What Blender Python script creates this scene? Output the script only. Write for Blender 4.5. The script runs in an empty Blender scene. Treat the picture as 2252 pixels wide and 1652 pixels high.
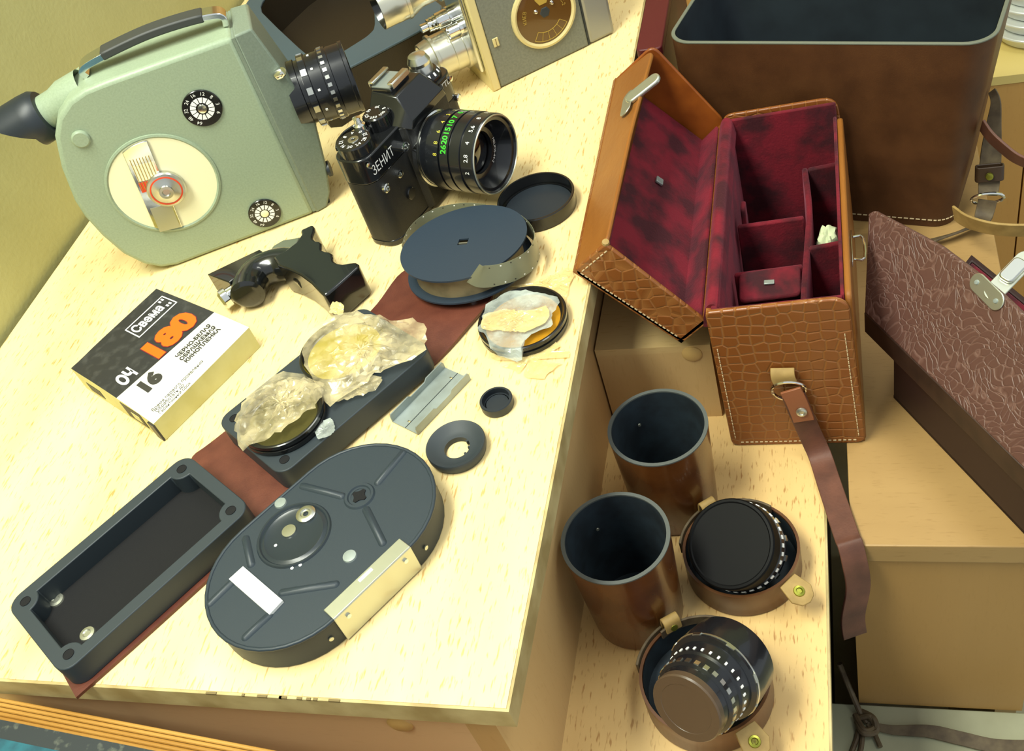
import bpy, bmesh, math, random
from mathutils import Vector, Matrix, noise
random.seed(7)
PI = math.pi
scene = bpy.context.scene
COL = scene.collection

# ------------------------------------------------------------------ camera
CAM_H = 0.43                      # metres above the low cabinet's top (z = 0)
AX = Vector((0.9503719, 0.17986459, -0.25385424))      # image right
AY = Vector((-0.04250675, -0.73322791, -0.67865308))   # image down
AZ = Vector((-0.30819868, 0.65576334, -0.68919374))    # view direction
cam_data = bpy.data.cameras.new('camera')
cam_data.sensor_width = 36.0
cam_data.lens = 36.0 * 2285.96 / 2252.0
cam_data.clip_start = 0.01
cam = bpy.data.objects.new('camera', cam_data)
COL.objects.link(cam)
m = Matrix.Identity(4)
for r in range(3):
    m[r][0] = AX[r]; m[r][1] = -AY[r]; m[r][2] = -AZ[r]
m[2][3] = CAM_H
cam.matrix_world = m
scene.camera = cam

# ------------------------------------------------------------------ world, lamps, exposure
world = bpy.data.worlds.new('room_light')
scene.world = world
world.use_nodes = True
bg = world.node_tree.nodes['Background']
bg.inputs[0].default_value = (0.90, 0.97, 1.0, 1)
bg.inputs[1].default_value = 0.50

def area(name, loc, target, sx, sy, power, col):
    d = bpy.data.lights.new(name, 'AREA')
    d.shape = 'RECTANGLE'; d.size = sx; d.size_y = sy
    d.energy = power; d.color = col
    o = bpy.data.objects.new(name, d); COL.objects.link(o)
    o.location = loc
    o.rotation_euler = (Vector(target) - Vector(loc)).to_track_quat('-Z', 'Y').to_euler()
    return o
# two twin-tube ceiling luminaires of the room
area('ceiling_lamp', (-0.50, 0.06, 1.20), (-0.50, 0.06, 0), 0.30, 0.9, 20, (0.97, 1.0, 0.87))
area('ceiling_lamp', (0.65, 0.75, 1.75), (0.65, 0.75, 0), 0.30, 1.2, 9, (0.97, 1.0, 0.89))

vs = scene.view_settings
vs.view_transform = 'Standard'
try: vs.look = 'None'
except Exception: pass
vs.gamma = 1.0
vs.use_curve_mapping = False
vs.exposure = 0.62

# ------------------------------------------------------------------ helpers
def lin(c):
    return tuple(((v / 255) / 12.92 if v / 255 <= 0.04045 else ((v / 255 + 0.055) / 1.055) ** 2.4) for v in c)

def mk(name, col, rough=0.5, metal=0.0, var=None, bump=None, coat=0.0, sheen=0.0, spec=0.5,
       trans=0.0, stretch=None, alpha=1.0, ior=1.45):
    mt = bpy.data.materials.new(name); mt.use_nodes = True
    nt = mt.node_tree; N = nt.nodes; L = nt.links
    b = N['Principled BSDF']
    c = lin(col)
    b.inputs['Base Color'].default_value = (*c, 1)
    b.inputs['Roughness'].default_value = rough
    b.inputs['Metallic'].default_value = metal
    b.inputs['Specular IOR Level'].default_value = spec
    b.inputs['Coat Weight'].default_value = coat
    b.inputs['Sheen Weight'].default_value = sheen
    b.inputs['Transmission Weight'].default_value = trans
    b.inputs['Alpha'].default_value = alpha
    b.inputs['IOR'].default_value = ior
    vec = None
    if var or bump:
        tc = N.new('ShaderNodeTexCoord'); vec = tc.outputs['Object']
        if stretch:
            mp = N.new('ShaderNodeMapping'); mp.inputs['Scale'].default_value = stretch
            L.new(vec, mp.inputs['Vector']); vec = mp.outputs['Vector']
    if var:
        n = N.new('ShaderNodeTexNoise'); n.inputs['Scale'].default_value = var[0]; n.inputs['Detail'].default_value = 5
        L.new(vec, n.inputs['Vector'])
        cr = N.new('ShaderNodeValToRGB')
        c2 = lin(var[1])
        cr.color_ramp.elements[0].position = var[2] if len(var) > 2 else 0.35
        cr.color_ramp.elements[1].position = var[3] if len(var) > 3 else 0.65
        cr.color_ramp.elements[0].color = (*c2, 1); cr.color_ramp.elements[1].color = (*c, 1)
        L.new(n.outputs['Fac'], cr.inputs['Fac']); L.new(cr.outputs['Color'], b.inputs['Base Color'])
    if bump:
        n = N.new('ShaderNodeTexNoise'); n.inputs['Scale'].default_value = bump[0]; n.inputs['Detail'].default_value = 4
        L.new(vec, n.inputs['Vector'])
        bp = N.new('ShaderNodeBump'); bp.inputs['Strength'].default_value = bump[1]; bp.inputs['Distance'].default_value = bump[2]
        L.new(n.outputs['Fac'], bp.inputs['Height']); L.new(bp.outputs['Normal'], b.inputs['Normal'])
    return mt

def wood(name, base, dark, axis='Y', fleck=0.9, rough=0.42):
    """beech laminate: pale board with short darker flecks along the grain"""
    mt = bpy.data.materials.new(name); mt.use_nodes = True
    nt = mt.node_tree; N = nt.nodes; L = nt.links; b = N['Principled BSDF']
    tc = N.new('ShaderNodeTexCoord')
    def noise_tex(scale, s, det=3):
        mp = N.new('ShaderNodeMapping')
        st = {'X': (s, 1, 1), 'Y': (1, s, 1), 'Z': (1, 1, s)}[axis]
        mp.inputs['Scale'].default_value = st
        L.new(tc.outputs['Object'], mp.inputs['Vector'])
        n = N.new('ShaderNodeTexNoise'); n.inputs['Scale'].default_value = scale; n.inputs['Detail'].default_value = det
        L.new(mp.outputs['Vector'], n.inputs['Vector']); return n
    n1 = noise_tex(620, 0.16, 2)          # flecks
    r1 = N.new('ShaderNodeMapRange'); r1.inputs[1].default_value = 0.59; r1.inputs[2].default_value = 0.70
    L.new(n1.outputs['Fac'], r1.inputs[0])
    n2 = noise_tex(26, 0.12, 4)           # broad tone
    r2 = N.new('ShaderNodeMapRange'); r2.inputs[1].default_value = 0.3; r2.inputs[2].default_value = 0.7
    r2.inputs[3].default_value = 0.0; r2.inputs[4].default_value = 0.35
    L.new(n2.outputs['Fac'], r2.inputs[0])
    ml = N.new('ShaderNodeMath'); ml.operation = 'MULTIPLY'; ml.inputs[1].default_value = fleck * 0.6
    L.new(r1.outputs[0], ml.inputs[0])
    ad = N.new('ShaderNodeMath'); ad.operation = 'ADD'; ad.use_clamp = True
    L.new(ml.outputs[0], ad.inputs[0]); L.new(r2.outputs[0], ad.inputs[1])
    mx = N.new('ShaderNodeMix'); mx.data_type = 'RGBA'
    mx.inputs['A'].default_value = (*lin(base), 1); mx.inputs['B'].default_value = (*lin(dark), 1)
    L.new(ad.outputs[0], mx.inputs['Factor']); L.new(mx.outputs['Result'], b.inputs['Base Color'])
    b.inputs['Roughness'].default_value = rough
    return mt

def croc(name, base, groove, scale, strength, rough=0.38, wear=None, rnd=0.75, swirl=0.0):
    """leather embossed with scales: raised cells between narrow grooves"""
    mt = bpy.data.materials.new(name); mt.use_nodes = True
    nt = mt.node_tree; N = nt.nodes; L = nt.links; b = N['Principled BSDF']
    tc = N.new('ShaderNodeTexCoord'); vec = tc.outputs['Object']
    if swirl:
        n = N.new('ShaderNodeTexNoise'); n.inputs['Scale'].default_value = 28; n.inputs['Detail'].default_value = 2
        L.new(vec, n.inputs['Vector'])
        sc = N.new('ShaderNodeVectorMath'); sc.operation = 'SCALE'; sc.inputs['Scale'].default_value = swirl
        L.new(n.outputs['Color'], sc.inputs[0])
        ad = N.new('ShaderNodeVectorMath'); L.new(vec, ad.inputs[0]); L.new(sc.outputs[0], ad.inputs[1]); vec = ad.outputs[0]
    v = N.new('ShaderNodeTexVoronoi'); v.feature = 'DISTANCE_TO_EDGE'; v.inputs['Scale'].default_value = scale
    v.inputs['Randomness'].default_value = rnd
    L.new(vec, v.inputs['Vector'])
    mr = N.new('ShaderNodeMapRange'); mr.inputs[1].default_value = 0.0; mr.inputs[2].default_value = 0.11
    L.new(v.outputs['Distance'], mr.inputs[0])
    nz = N.new('ShaderNodeTexNoise'); nz.inputs['Scale'].default_value = 900
    L.new(tc.outputs['Object'], nz.inputs['Vector'])
    big = N.new('ShaderNodeTexNoise'); big.inputs['Scale'].default_value = 22; big.inputs['Detail'].default_value = 4
    L.new(tc.outputs['Object'], big.inputs['Vector'])
    bp = N.new('ShaderNodeBump'); bp.inputs['Strength'].default_value = strength; bp.inputs['Distance'].default_value = 0.0008
    L.new(mr.outputs[0], bp.inputs['Height'])
    b2 = N.new('ShaderNodeBump'); b2.inputs['Strength'].default_value = 0.12; b2.inputs['Distance'].default_value = 0.0003
    L.new(nz.outputs['Fac'], b2.inputs['Height']); L.new(bp.outputs['Normal'], b2.inputs['Normal'])
    L.new(b2.outputs['Normal'], b.inputs['Normal'])
    mx = N.new('ShaderNodeMix'); mx.data_type = 'RGBA'
    mx.inputs['A'].default_value = (*lin(groove), 1); mx.inputs['B'].default_value = (*lin(base), 1)
    L.new(mr.outputs[0], mx.inputs['Factor'])
    m2 = N.new('ShaderNodeMix'); m2.data_type = 'RGBA'
    r2 = N.new('ShaderNodeMapRange'); r2.inputs[1].default_value = 0.5; r2.inputs[2].default_value = 0.75; r2.inputs[4].default_value = 0.55
    L.new(big.outputs['Fac'], r2.inputs[0]); L.new(r2.outputs[0], m2.inputs['Factor'])
    L.new(mx.outputs['Result'], m2.inputs['A']); m2.inputs['B'].default_value = (*lin(wear or groove), 1)
    L.new(m2.outputs['Result'], b.inputs['Base Color'])
    b.inputs['Roughness'].default_value = rough
    return mt

def film_wrap(name, tint, clear):
    """crinkled yellowed cellophane: partly see-through, glossy"""
    mt = bpy.data.materials.new(name); mt.use_nodes = True
    nt = mt.node_tree; N = nt.nodes; L = nt.links; b = N['Principled BSDF']
    b.inputs['Base Color'].default_value = (*lin(tint), 1)
    b.inputs['Roughness'].default_value = 0.10
    b.inputs['Specular IOR Level'].default_value = 1.0
    tc = N.new('ShaderNodeTexCoord')
    n = N.new('ShaderNodeTexNoise'); n.inputs['Scale'].default_value = 60; n.inputs['Detail'].default_value = 3
    L.new(tc.outputs['Object'], n.inputs['Vector'])
    mr = N.new('ShaderNodeMapRange'); mr.inputs[1].default_value = 0.35; mr.inputs[2].default_value = 0.65
    mr.inputs[3].default_value = clear; mr.inputs[4].default_value = min(1, clear + 0.42)
    L.new(n.outputs['Fac'], mr.inputs[0]); L.new(mr.outputs[0], b.inputs['Alpha'])
    v = N.new('ShaderNodeTexNoise'); v.inputs['Scale'].default_value = 210; v.inputs['Detail'].default_value = 6
    v.inputs['Distortion'].default_value = 1.6
    L.new(tc.outputs['Object'], v.inputs['Vector'])
    bp = N.new('ShaderNodeBump'); bp.inputs['Strength'].default_value = 0.8; bp.inputs['Distance'].default_value = 0.0005
    L.new(v.outputs['Fac'], bp.inputs['Height']); L.new(bp.outputs['Normal'], b.inputs['Normal'])
    return mt

def link(o, parent=None):
    COL.objects.link(o)
    if parent: o.parent = parent
    return o

def obj(name, bm, mat, parent=None, bevel=0.0, seg=2, angle=35, smooth=True, doubles=1e-6):
    bmesh.ops.remove_doubles(bm, verts=bm.verts, dist=doubles)
    bmesh.ops.recalc_face_normals(bm, faces=bm.faces)
    me = bpy.data.meshes.new(name); bm.to_mesh(me); bm.free()
    me.materials.append(mat)
    if smooth:
        for p in me.polygons: p.use_smooth = True
        me.set_sharp_from_angle(angle=math.radians(angle))
    o = link(bpy.data.objects.new(name, me), parent)
    if bevel:
        md = o.modifiers.new('bevel', 'BEVEL'); md.width = bevel; md.segments = seg
        md.limit_method = 'ANGLE'; md.angle_limit = math.radians(40)
        md.harden_normals = False
    return o

def tag(o, label, cat, group=None):
    o['label'] = label; o['category'] = cat
    if group: o['group'] = group
    return o

def thing(name, label, cat, origin=(0, 0, 0), ex=(1, 0, 0), ez=(0, 0, 1), group=None):
    o = bpy.data.objects.new(name, None); o.empty_display_size = 0.01
    link(o); o.matrix_world = frame(origin, ex, ez)
    return tag(o, label, cat, group)

def frame(origin, ex, ez=(0, 0, 1)):
    ex = Vector(ex).normalized(); ez = Vector(ez).normalized()
    ey = ez.cross(ex).normalized(); ex = ey.cross(ez).normalized()
    M = Matrix.Identity(4)
    for r in range(3):
        M[r][0] = ex[r]; M[r][1] = ey[r]; M[r][2] = ez[r]; M[r][3] = origin[r]
    return M

def axis_frame(origin, axis):
    z = Vector(axis).normalized()
    x = Vector((0, 0, 1)).cross(z)
    if x.length < 1e-4: x = Vector((1, 0, 0))
    return frame(origin, x, z)

B = bmesh.new
def T(bm, vs, M):
    if M is not None:
        for v in vs: v.co = M @ v.co

def box(bm, x0, x1, y0, y1, z0, z1, M=None):
    vs = [bm.verts.new(p) for p in ((x0,y0,z0),(x1,y0,z0),(x1,y1,z0),(x0,y1,z0),(x0,y0,z1),(x1,y0,z1),(x1,y1,z1),(x0,y1,z1))]
    for f in ((0,3,2,1),(4,5,6,7),(0,1,5,4),(1,2,6,5),(2,3,7,6),(3,0,4,7)): bm.faces.new([vs[i] for i in f])
    T(bm, vs, M); return vs

def prism(bm, loop, z0, z1, M=None, taper=None):
    n = len(loop)
    lo = [bm.verts.new((p[0], p[1], z0)) for p in loop]
    lt = taper or loop
    hi = [bm.verts.new((p[0], p[1], z1)) for p in lt]
    for i in range(n): bm.faces.new((lo[i], lo[(i+1) % n], hi[(i+1) % n], hi[i]))
    bm.faces.new(lo[::-1]); bm.faces.new(hi)
    T(bm, lo + hi, M); return lo + hi

def ring(bm, outer, inner, z0, z1, M=None):
    n = len(outer); V = []
    for z in (z0, z1):
        V.append([bm.verts.new((p[0], p[1], z)) for p in outer]); V.append([bm.verts.new((p[0], p[1], z)) for p in inner])
    a, b, c, d = V
    for i in range(n):
        j = (i + 1) % n
        bm.faces.new((a[i], a[j], c[j], c[i])); bm.faces.new((b[j], b[i], d[i], d[j]))
        bm.faces.new((c[i], c[j], d[j], d[i])); bm.faces.new((a[j], a[i], b[i], b[j]))
    T(bm, a + b + c + d, M)

def rrect(w, h, r, n=5, cx=0, cy=0):
    out = []
    for (sx, sy, a0) in ((1, 1, 0), (-1, 1, PI/2), (-1, -1, PI), (1, -1, 1.5*PI)):
        for i in range(n + 1):
            a = a0 + PI/2*i/n
            out.append((cx + sx*(w/2 - r) + r*math.cos(a), cy + sy*(h/2 - r) + r*math.sin(a)))
    return out

def stadium(half, r, n=20):
    out = []
    for i in range(n + 1):
        a = -PI/2 + PI*i/n; out.append((half + r*math.cos(a), r*math.sin(a)))
    for i in range(n + 1):
        a = PI/2 + PI*i/n; out.append((-half + r*math.cos(a), r*math.sin(a)))
    return out

def circ(r, n=40, cx=0, cy=0, a0=0):
    return [(cx + r*math.cos(a0 + 2*PI*i/n), cy + r*math.sin(a0 + 2*PI*i/n)) for i in range(n)]

def lathe(bm, prof, n=40, M=None, closed=False):
    rows = []
    for (r, z) in prof:
        if r < 1e-7: rows.append([bm.verts.new((0, 0, z))])
        else: rows.append([bm.verts.new((r*math.cos(2*PI*i/n), r*math.sin(2*PI*i/n), z)) for i in range(n)])
    pairs = list(zip(rows, rows[1:]))
    if closed: pairs.append((rows[-1], rows[0]))
    for A, C in pairs:
        if len(A) == 1 and len(C) == 1: continue
        for i in range(n):
            j = (i + 1) % n
            if len(A) == 1: bm.faces.new((A[0], C[j], C[i]))
            elif len(C) == 1: bm.faces.new((A[i], A[j], C[0]))
            else: bm.faces.new((A[i], A[j], C[j], C[i]))
    T(bm, [v for r in rows for v in r], M)

def smooth_path(pts, sub=6):
    pts = [Vector(p) for p in pts]; out = []
    for i in range(len(pts) - 1):
        p0 = pts[max(0, i-1)]; p1 = pts[i]; p2 = pts[i+1]; p3 = pts[min(len(pts)-1, i+2)]
        for k in range(sub):
            t = k / sub
            out.append(0.5*((2*p1) + (p2-p0)*t + (2*p0-5*p1+4*p2-p3)*t*t + (3*p1-p0-3*p2+p3)*t**3))
    out.append(pts[-1]); return out

def tube(bm, pts, r, n=10, closed=False):
    pts = [Vector(p) for p in pts]; rows = []
    up = Vector((0.13, 0.31, 0.94)).normalized()
    N = len(pts)
    for i, p in enumerate(pts):
        if closed: t = pts[(i+1) % N] - pts[i-1]
        else: t = pts[min(i+1, N-1)] - pts[max(i-1, 0)]
        t.normalize(); a = t.cross(up).normalized(); b = a.cross(t)
        rr = r[i] if isinstance(r, (list, tuple)) else r
        rows.append([bm.verts.new(p + rr*(a*math.cos(2*PI*k/n) + b*math.sin(2*PI*k/n))) for k in range(n)])
    rng = range(N) if closed else range(N - 1)
    for i in rng:
        A, C = rows[i], rows[(i+1) % N]
        for k in range(n): bm.faces.new((A[k], A[(k+1) % n], C[(k+1) % n], C[k]))
    if not closed:
        bm.faces.new(rows[0][::-1]); bm.faces.new(rows[-1])

def ribbon(bm, pts, wid, th):
    """strap: pts centre line, wid full-width vectors (one or per point), th thickness"""
    pts = [Vector(p) for p in pts]; N = len(pts); rows = []
    for i, p in enumerate(pts):
        t = (pts[min(i+1, N-1)] - pts[max(i-1, 0)]).normalized()
        w = Vector(wid[i]) if isinstance(wid, list) else Vector(wid)
        wl = w.length; w = (w - t*w.dot(t)).normalized()*wl
        nn = t.cross(w).normalized()*th*0.5
        rows.append([bm.verts.new(p + s*w*0.5 + q*nn) for s, q in ((-1,-1),(1,-1),(1,1),(-1,1))])
    for A, C in zip(rows, rows[1:]):
        for k in range(4): bm.faces.new((A[k], A[(k+1) % 4], C[(k+1) % 4], C[k]))
    bm.faces.new(rows[0][::-1]); bm.faces.new(rows[-1])

def lerp_list(a, b, n): return [Vector(a).lerp(Vector(b), i/(n-1)) for i in range(n)]

_font_cache = {}
def text(name, body, size, fn, mat, parent, bold=0.0, align='CENTER', shear=0.0, xs=1.0):
    """lettering as flat mesh; fn maps text plane (x, y) to local 3-D"""
    cu = bpy.data.curves.new('lettering', 'FONT'); cu.body = body; cu.size = size
    cu.align_x = align; cu.align_y = 'CENTER'; cu.offset = bold; cu.shear = shear; cu.resolution_u = 3
    t = bpy.data.objects.new('lettering', cu); COL.objects.link(t)
    dg = bpy.context.evaluated_depsgraph_get(); dg.update()
    me = bpy.data.meshes.new_from_object(t.evaluated_get(dg))
    bpy.data.objects.remove(t); bpy.data.curves.remove(cu)
    for v in me.vertices: v.co = fn(v.co.x*xs, v.co.y)
    me.name = name; me.materials.clear(); me.materials.append(mat)
    return link(bpy.data.objects.new(name, me), parent)

def plane_fn(o, ex, ey):
    o = Vector(o); ex = Vector(ex).normalized(); ey = Vector(ey).normalized()
    return lambda x, y: o + ex*x + ey*y

def ray(px, py):
    return AX*((px - 1126)/2285.96) + AY*((py - 826)/2285.96) + AZ
def at(px, py, z=0.0):             # point on the level z
    r = ray(px, py); t = (z - CAM_H)/r.z
    return Vector((0, 0, CAM_H)) + r*t
def aty(px, py, y):                # point on the upright plane y
    r = ray(px, py); return Vector((0, 0, CAM_H)) + r*(y/r.y)

# ------------------------------------------------------------------ materials
M = {}
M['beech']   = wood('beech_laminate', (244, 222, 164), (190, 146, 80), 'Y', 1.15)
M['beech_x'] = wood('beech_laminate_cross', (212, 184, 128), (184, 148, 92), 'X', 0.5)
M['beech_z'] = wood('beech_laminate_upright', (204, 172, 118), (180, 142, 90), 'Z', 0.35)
M['beech_desk'] = wood('beech_desk_top', (226, 192, 128), (168, 122, 66), 'Y', 1.2)
M['band']    = mk('cream_edge_band', (196, 180, 130), 0.4, var=(40, (160, 140, 92)))
M['chipwood'] = mk('bare_chipboard', (120, 104, 66), 0.8)
M['plug']    = mk('tan_plug', (200, 166, 104), 0.35)
M['wall']    = mk('yellow_green_paint', (186, 183, 126), 0.75, var=(9, (178, 175, 118)), bump=(260, 0.25, 0.001))
M['floor']   = mk('pale_floor', (168, 168, 140), 0.5, var=(14, (150, 150, 122)))
M['goldwood'] = mk('varnished_ribbed_wood', (190, 146, 74), 0.35, var=(60, (152, 106, 44)), stretch=(0.1, 1, 1))
M['teal']    = mk('teal_cloth', (30, 92, 104), 0.7, var=(120, (22, 70, 82)))
M['slate']   = mk('dark_speckled_border', (38, 44, 46), 0.6, var=(160, (84, 88, 78), 0.3, 0.42))
M['green']   = mk('hammered_green_enamel', (150, 165, 139), 0.38, var=(700, (142, 157, 131)), bump=(900, 0.15, 0.0004))
M['green_shade'] = mk('shaded_green_enamel', (122, 134, 118), 0.42, var=(700, (114, 126, 110)), bump=(900, 0.15, 0.0004))  # body green darkened: shade on the turned front housing is in the colour
M['cream']   = mk('cream_plate', (240, 236, 196), 0.3)
M['chrome']  = mk('chrome', (225, 226, 222), 0.12, 1.0)
M['alu']     = mk('brushed_aluminium', (205, 206, 198), 0.28, 1.0)
M['satin']   = mk('satin_silver', (194, 196, 180), 0.32, 0.85)
M['warmsilver'] = mk('warm_silver', (208, 206, 188), 0.26, 0.85)
M['zinc']    = mk('zinc_sheet', (158, 168, 166), 0.36, 0.35, var=(50, (138, 146, 140)))
M['black']   = mk('black_lacquer', (20, 21, 22), 0.2, coat=0.4)
M['blackmat'] = mk('black_leatherette', (27, 27, 26), 0.5, bump=(1400, 0.35, 0.0005))
M['barrel']  = mk('black_lens_barrel', (20, 22, 26), 0.26, coat=0.3)
M['bakelite'] = mk('black_bakelite', (18, 20, 20), 0.22, coat=0.6)
M['rubber']  = mk('grey_black_rubber', (44, 51, 56), 0.55)
M['darkrub'] = mk('dark_rubber', (34, 40, 46), 0.42)
M['slateblk'] = mk('slate_black_paint', (40, 50, 58), 0.45, bump=(1600, 0.1, 0.0003))
M['slatesh'] = mk('slate_black_side', (42, 48, 50), 0.5)
M['reelblk'] = mk('blue_black_reel', (42, 54, 67), 0.5, bump=(1500, 0.15, 0.0003))
M['plastic'] = mk('charcoal_plastic', (44, 52, 57), 0.5)
M['plasticin'] = mk('black_felt', (13, 13, 15), 0.9, bump=(1200, 0.3, 0.0005))
M['white']   = mk('white_print', (244, 244, 238), 0.5)
M['paperw']  = mk('white_card', (240, 238, 222), 0.55, var=(30, (226, 222, 188), 0.3, 0.5))
M['cardside'] = mk('yellowed_card', (208, 204, 144), 0.6, var=(40, (194, 188, 122)))
M['cardblk'] = mk('black_printed_card', (44, 44, 44), 0.4, var=(160, (62, 62, 60), 0.3, 0.5))
M['orange']  = mk('orange_ink', (234, 102, 16), 0.45)
M['redink']  = mk('dark_red_outline', (120, 30, 40), 0.5)
M['ink']     = mk('dark_ink', (52, 50, 44), 0.55)
M['greenink'] = mk('green_ink', (54, 170, 40), 0.5)
M['yellowink'] = mk('yellow_ink', (208, 196, 70), 0.5)
M['redlac']  = mk('red_lacquer', (216, 70, 34), 0.4)
M['brownleather'] = mk('brown_leather_strip', (102, 55, 41), 0.42, var=(70, (88, 45, 34)), bump=(900, 0.25, 0.0005))
M['tan']     = croc('tan_croc_leather', (130, 74, 30), (148, 96, 48), 118, 0.5, 0.34, (138, 88, 44), 0.42)
M['tanflat'] = mk('tan_leather', (148, 94, 38), 0.36, var=(30, (134, 82, 32)), bump=(300, 0.3, 0.0006), stretch=(1, 0.5, 1))
M['tanedge'] = mk('worn_leather_edge', (150, 92, 48), 0.45, var=(120, (196, 158, 108), 0.3, 0.45))
M['tanin']   = mk('orange_brown_leather', (148, 80, 26), 0.35, var=(40, (120, 60, 18)))
M['stitch']  = mk('pale_thread', (206, 186, 146), 0.8)
M['velvet']  = mk('crimson_velvet', (112, 3, 26), 0.85, var=(42, (50, 0, 10), 0.40, 0.62), bump=(500, 0.4, 0.001), sheen=0.25)
M['velvet'].node_tree.nodes['Principled BSDF'].inputs['Sheen Tint'].default_value = (0.9, 0.25, 0.35, 1)
M['bigcase'] = mk('brown_hide', (88, 54, 28), 0.5, var=(35, (72, 42, 20)), bump=(1300, 0.25, 0.0005))
M['navy']    = mk('blue_black_lining', (20, 28, 36), 0.75, var=(30, (30, 40, 48)))
M['rimgrey'] = mk('grey_cut_edge', (104, 108, 94), 0.6)
M['emboss']  = croc('burgundy_embossed_leather', (90, 60, 51), (112, 82, 72), 165, 0.5, 0.46, (80, 52, 45), 1.0, 0.05)
M['embside_and_shade'] = mk('dark_brown_leather_and_shade', (62, 42, 32), 0.5, var=(60, (46, 30, 24)))
M['embdark'] = mk('maroon_black_leather', (44, 24, 22), 0.5)
M['cup']     = mk('glossy_brown_leather', (112, 66, 28), 0.26, var=(24, (78, 40, 14)), coat=0.25)
M['cupin']   = mk('black_blue_felt', (24, 32, 38), 0.7, var=(90, (34, 46, 54)))
M['cupedge'] = mk('grey_brown_edge', (78, 82, 78), 0.6)
M['trayleather'] = mk('lid_leather', (106, 70, 42), 0.32, var=(30, (84, 52, 28)))
M['suede']   = mk('raw_leather', (172, 142, 84), 0.6, var=(90, (146, 118, 66)))
M['oldstrap'] = mk('grey_brown_strap', (96, 82, 58), 0.6, var=(110, (72, 58, 40)))
M['strap']   = mk('dark_red_brown_strap', (106, 66, 50), 0.5, var=(60, (84, 52, 40)), bump=(700, 0.25, 0.0005))
M['brass']   = mk('greenish_brass', (150, 150, 60), 0.3, 0.9)
M['cloth']   = mk('pale_green_cloth', (206, 216, 178), 0.85)
M['wrap']    = film_wrap('yellowed_cellophane', (230, 214, 168), 0.16)
M['wrapgrey'] = film_wrap('grey_cellophane', (196, 204, 196), 0.26)
M['wraptan'] = film_wrap('amber_tissue', (230, 208, 142), 0.42)
M['amberglass'] = mk('yellow_filter_glass', (210, 190, 20), 0.08, trans=0.5, spec=0.8)
M['orangeglass'] = mk('orange_filter_glass', (214, 156, 40), 0.1, trans=0.4, spec=0.8)
M['oliveglass'] = mk('olive_filter_glass', (84, 78, 40), 0.12, trans=0.3, spec=0.8)
M['film']    = mk('grey_green_film', (122, 124, 100), 0.3, spec=0.7)
M['filmstrip'] = mk('film_roll_edge', (140, 124, 92), 0.4, var=(90, (112, 100, 74)))
M['glass']   = mk('dark_lens_glass', (14, 16, 20), 0.04, coat=1.0)
M['graycam'] = mk('grey_crackle_paint', (120, 122, 108), 0.5, var=(500, (108, 110, 98)), bump=(900, 0.3, 0.0005))
M['graylight'] = mk('grey_metallic_paint', (150, 148, 136), 0.38, 0.3)
M['creamtrim'] = mk('cream_trim', (206, 190, 134), 0.4)
M['dialbrown'] = mk('brown_dial', (92, 62, 24), 0.25, coat=0.6)
M['dialgold'] = mk('gold_print', (176, 146, 62), 0.4)
M['clearplastic'] = mk('clear_plastic', (226, 220, 190), 0.08, trans=0.92, spec=0.6)
M['casebrown'] = mk('black_brown_leather', (40, 32, 20), 0.45, bump=(1200, 0.3, 0.0005))
M['caserim']  = mk('blue_grey_case_rim', (66, 82, 90), 0.45)
M['tin']     = mk('white_enamel', (226, 230, 226), 0.25, 0.3)
M['doorwood'] = wood('door_veneer', (206, 160, 88), (184, 136, 68), 'Z', 0.25)
M['ledge']   = mk('pale_yellow_edge', (222, 200, 122), 0.45)

# ================================================================== SETTING
def struct(name, bm, mat, parent=None, bevel=0):
    o = obj(name, bm, mat, parent, bevel); o['kind'] = 'structure'; return o
bm = B(); box(bm, -2.2, 1.6, -1.2, 2.2, -0.86, -0.84); struct('floor', bm, M['floor'])
bm = B(); box(bm, -0.70, -0.616, -1.2, 1.12, -0.84, 2.0); struct('wall_left', bm, M['wall'])
bm = B(); box(bm, -2.2, 1.6, 1.9, 2.0, -0.84, 2.0); struct('wall_back', bm, M['wall'])

# ------------------------------------------------------------------ furniture
# low cabinet that carries the cameras (its top is z = 0)
t = thing('low_cabinet', 'low beech cabinet with chipped pale top carrying the cameras', 'cabinet', (-0.38, 0.6, -0.148))
def wbox(name, mat, parent, x0, x1, y0, y1, z0, z1, bevel=0):
    """box given in world coordinates, parented to a thing without rotation"""
    o = parent.matrix_world.translation
    bm = B(); box(bm, x0-o.x, x1-o.x, y0-o.y, y1-o.y, z0-o.z, z1-o.z)
    return obj(name, bm, mat, parent, bevel)
wbox('top_panel', M['beech'], t, -0.610, -0.1555, 0.1995, 1.06, -0.0155, 0.0)
wbox('edge_band', M['band'], t, -0.1555, -0.1540, 0.198, 1.06, -0.0158, -0.0004)
wbox('edge_band', M['band'], t, -0.610, -0.1555, 0.198, 0.1995, -0.0158, -0.0004)
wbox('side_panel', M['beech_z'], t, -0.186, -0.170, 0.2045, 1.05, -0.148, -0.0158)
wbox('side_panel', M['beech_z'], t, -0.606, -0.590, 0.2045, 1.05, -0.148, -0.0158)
wbox('front_panel', wood('pinkish_beech_brightened', (226, 194, 150), (206, 168, 120), 'X', 0.3), t, -0.590, -0.186, 0.2045, 0.2205, -0.148, -0.0158)  # same beech, lightened: extra light on the dim front is painted in
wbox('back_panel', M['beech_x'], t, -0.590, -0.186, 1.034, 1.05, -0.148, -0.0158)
def plug(parent, loc, axis):
    bm = B(); lathe(bm, [(0, 0.0022), (0.0045, 0.002), (0.0068, 0.0008), (0.007, 0)], 24, axis_frame(Vector(loc) - parent.matrix_world.translation, axis))
    return obj('plug', bm, M['plug'], parent)
pk = aty(880, 1592, 0.2045); plug(t, (pk.x, 0.2045, pk.z), (0, -1, 0))

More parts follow.
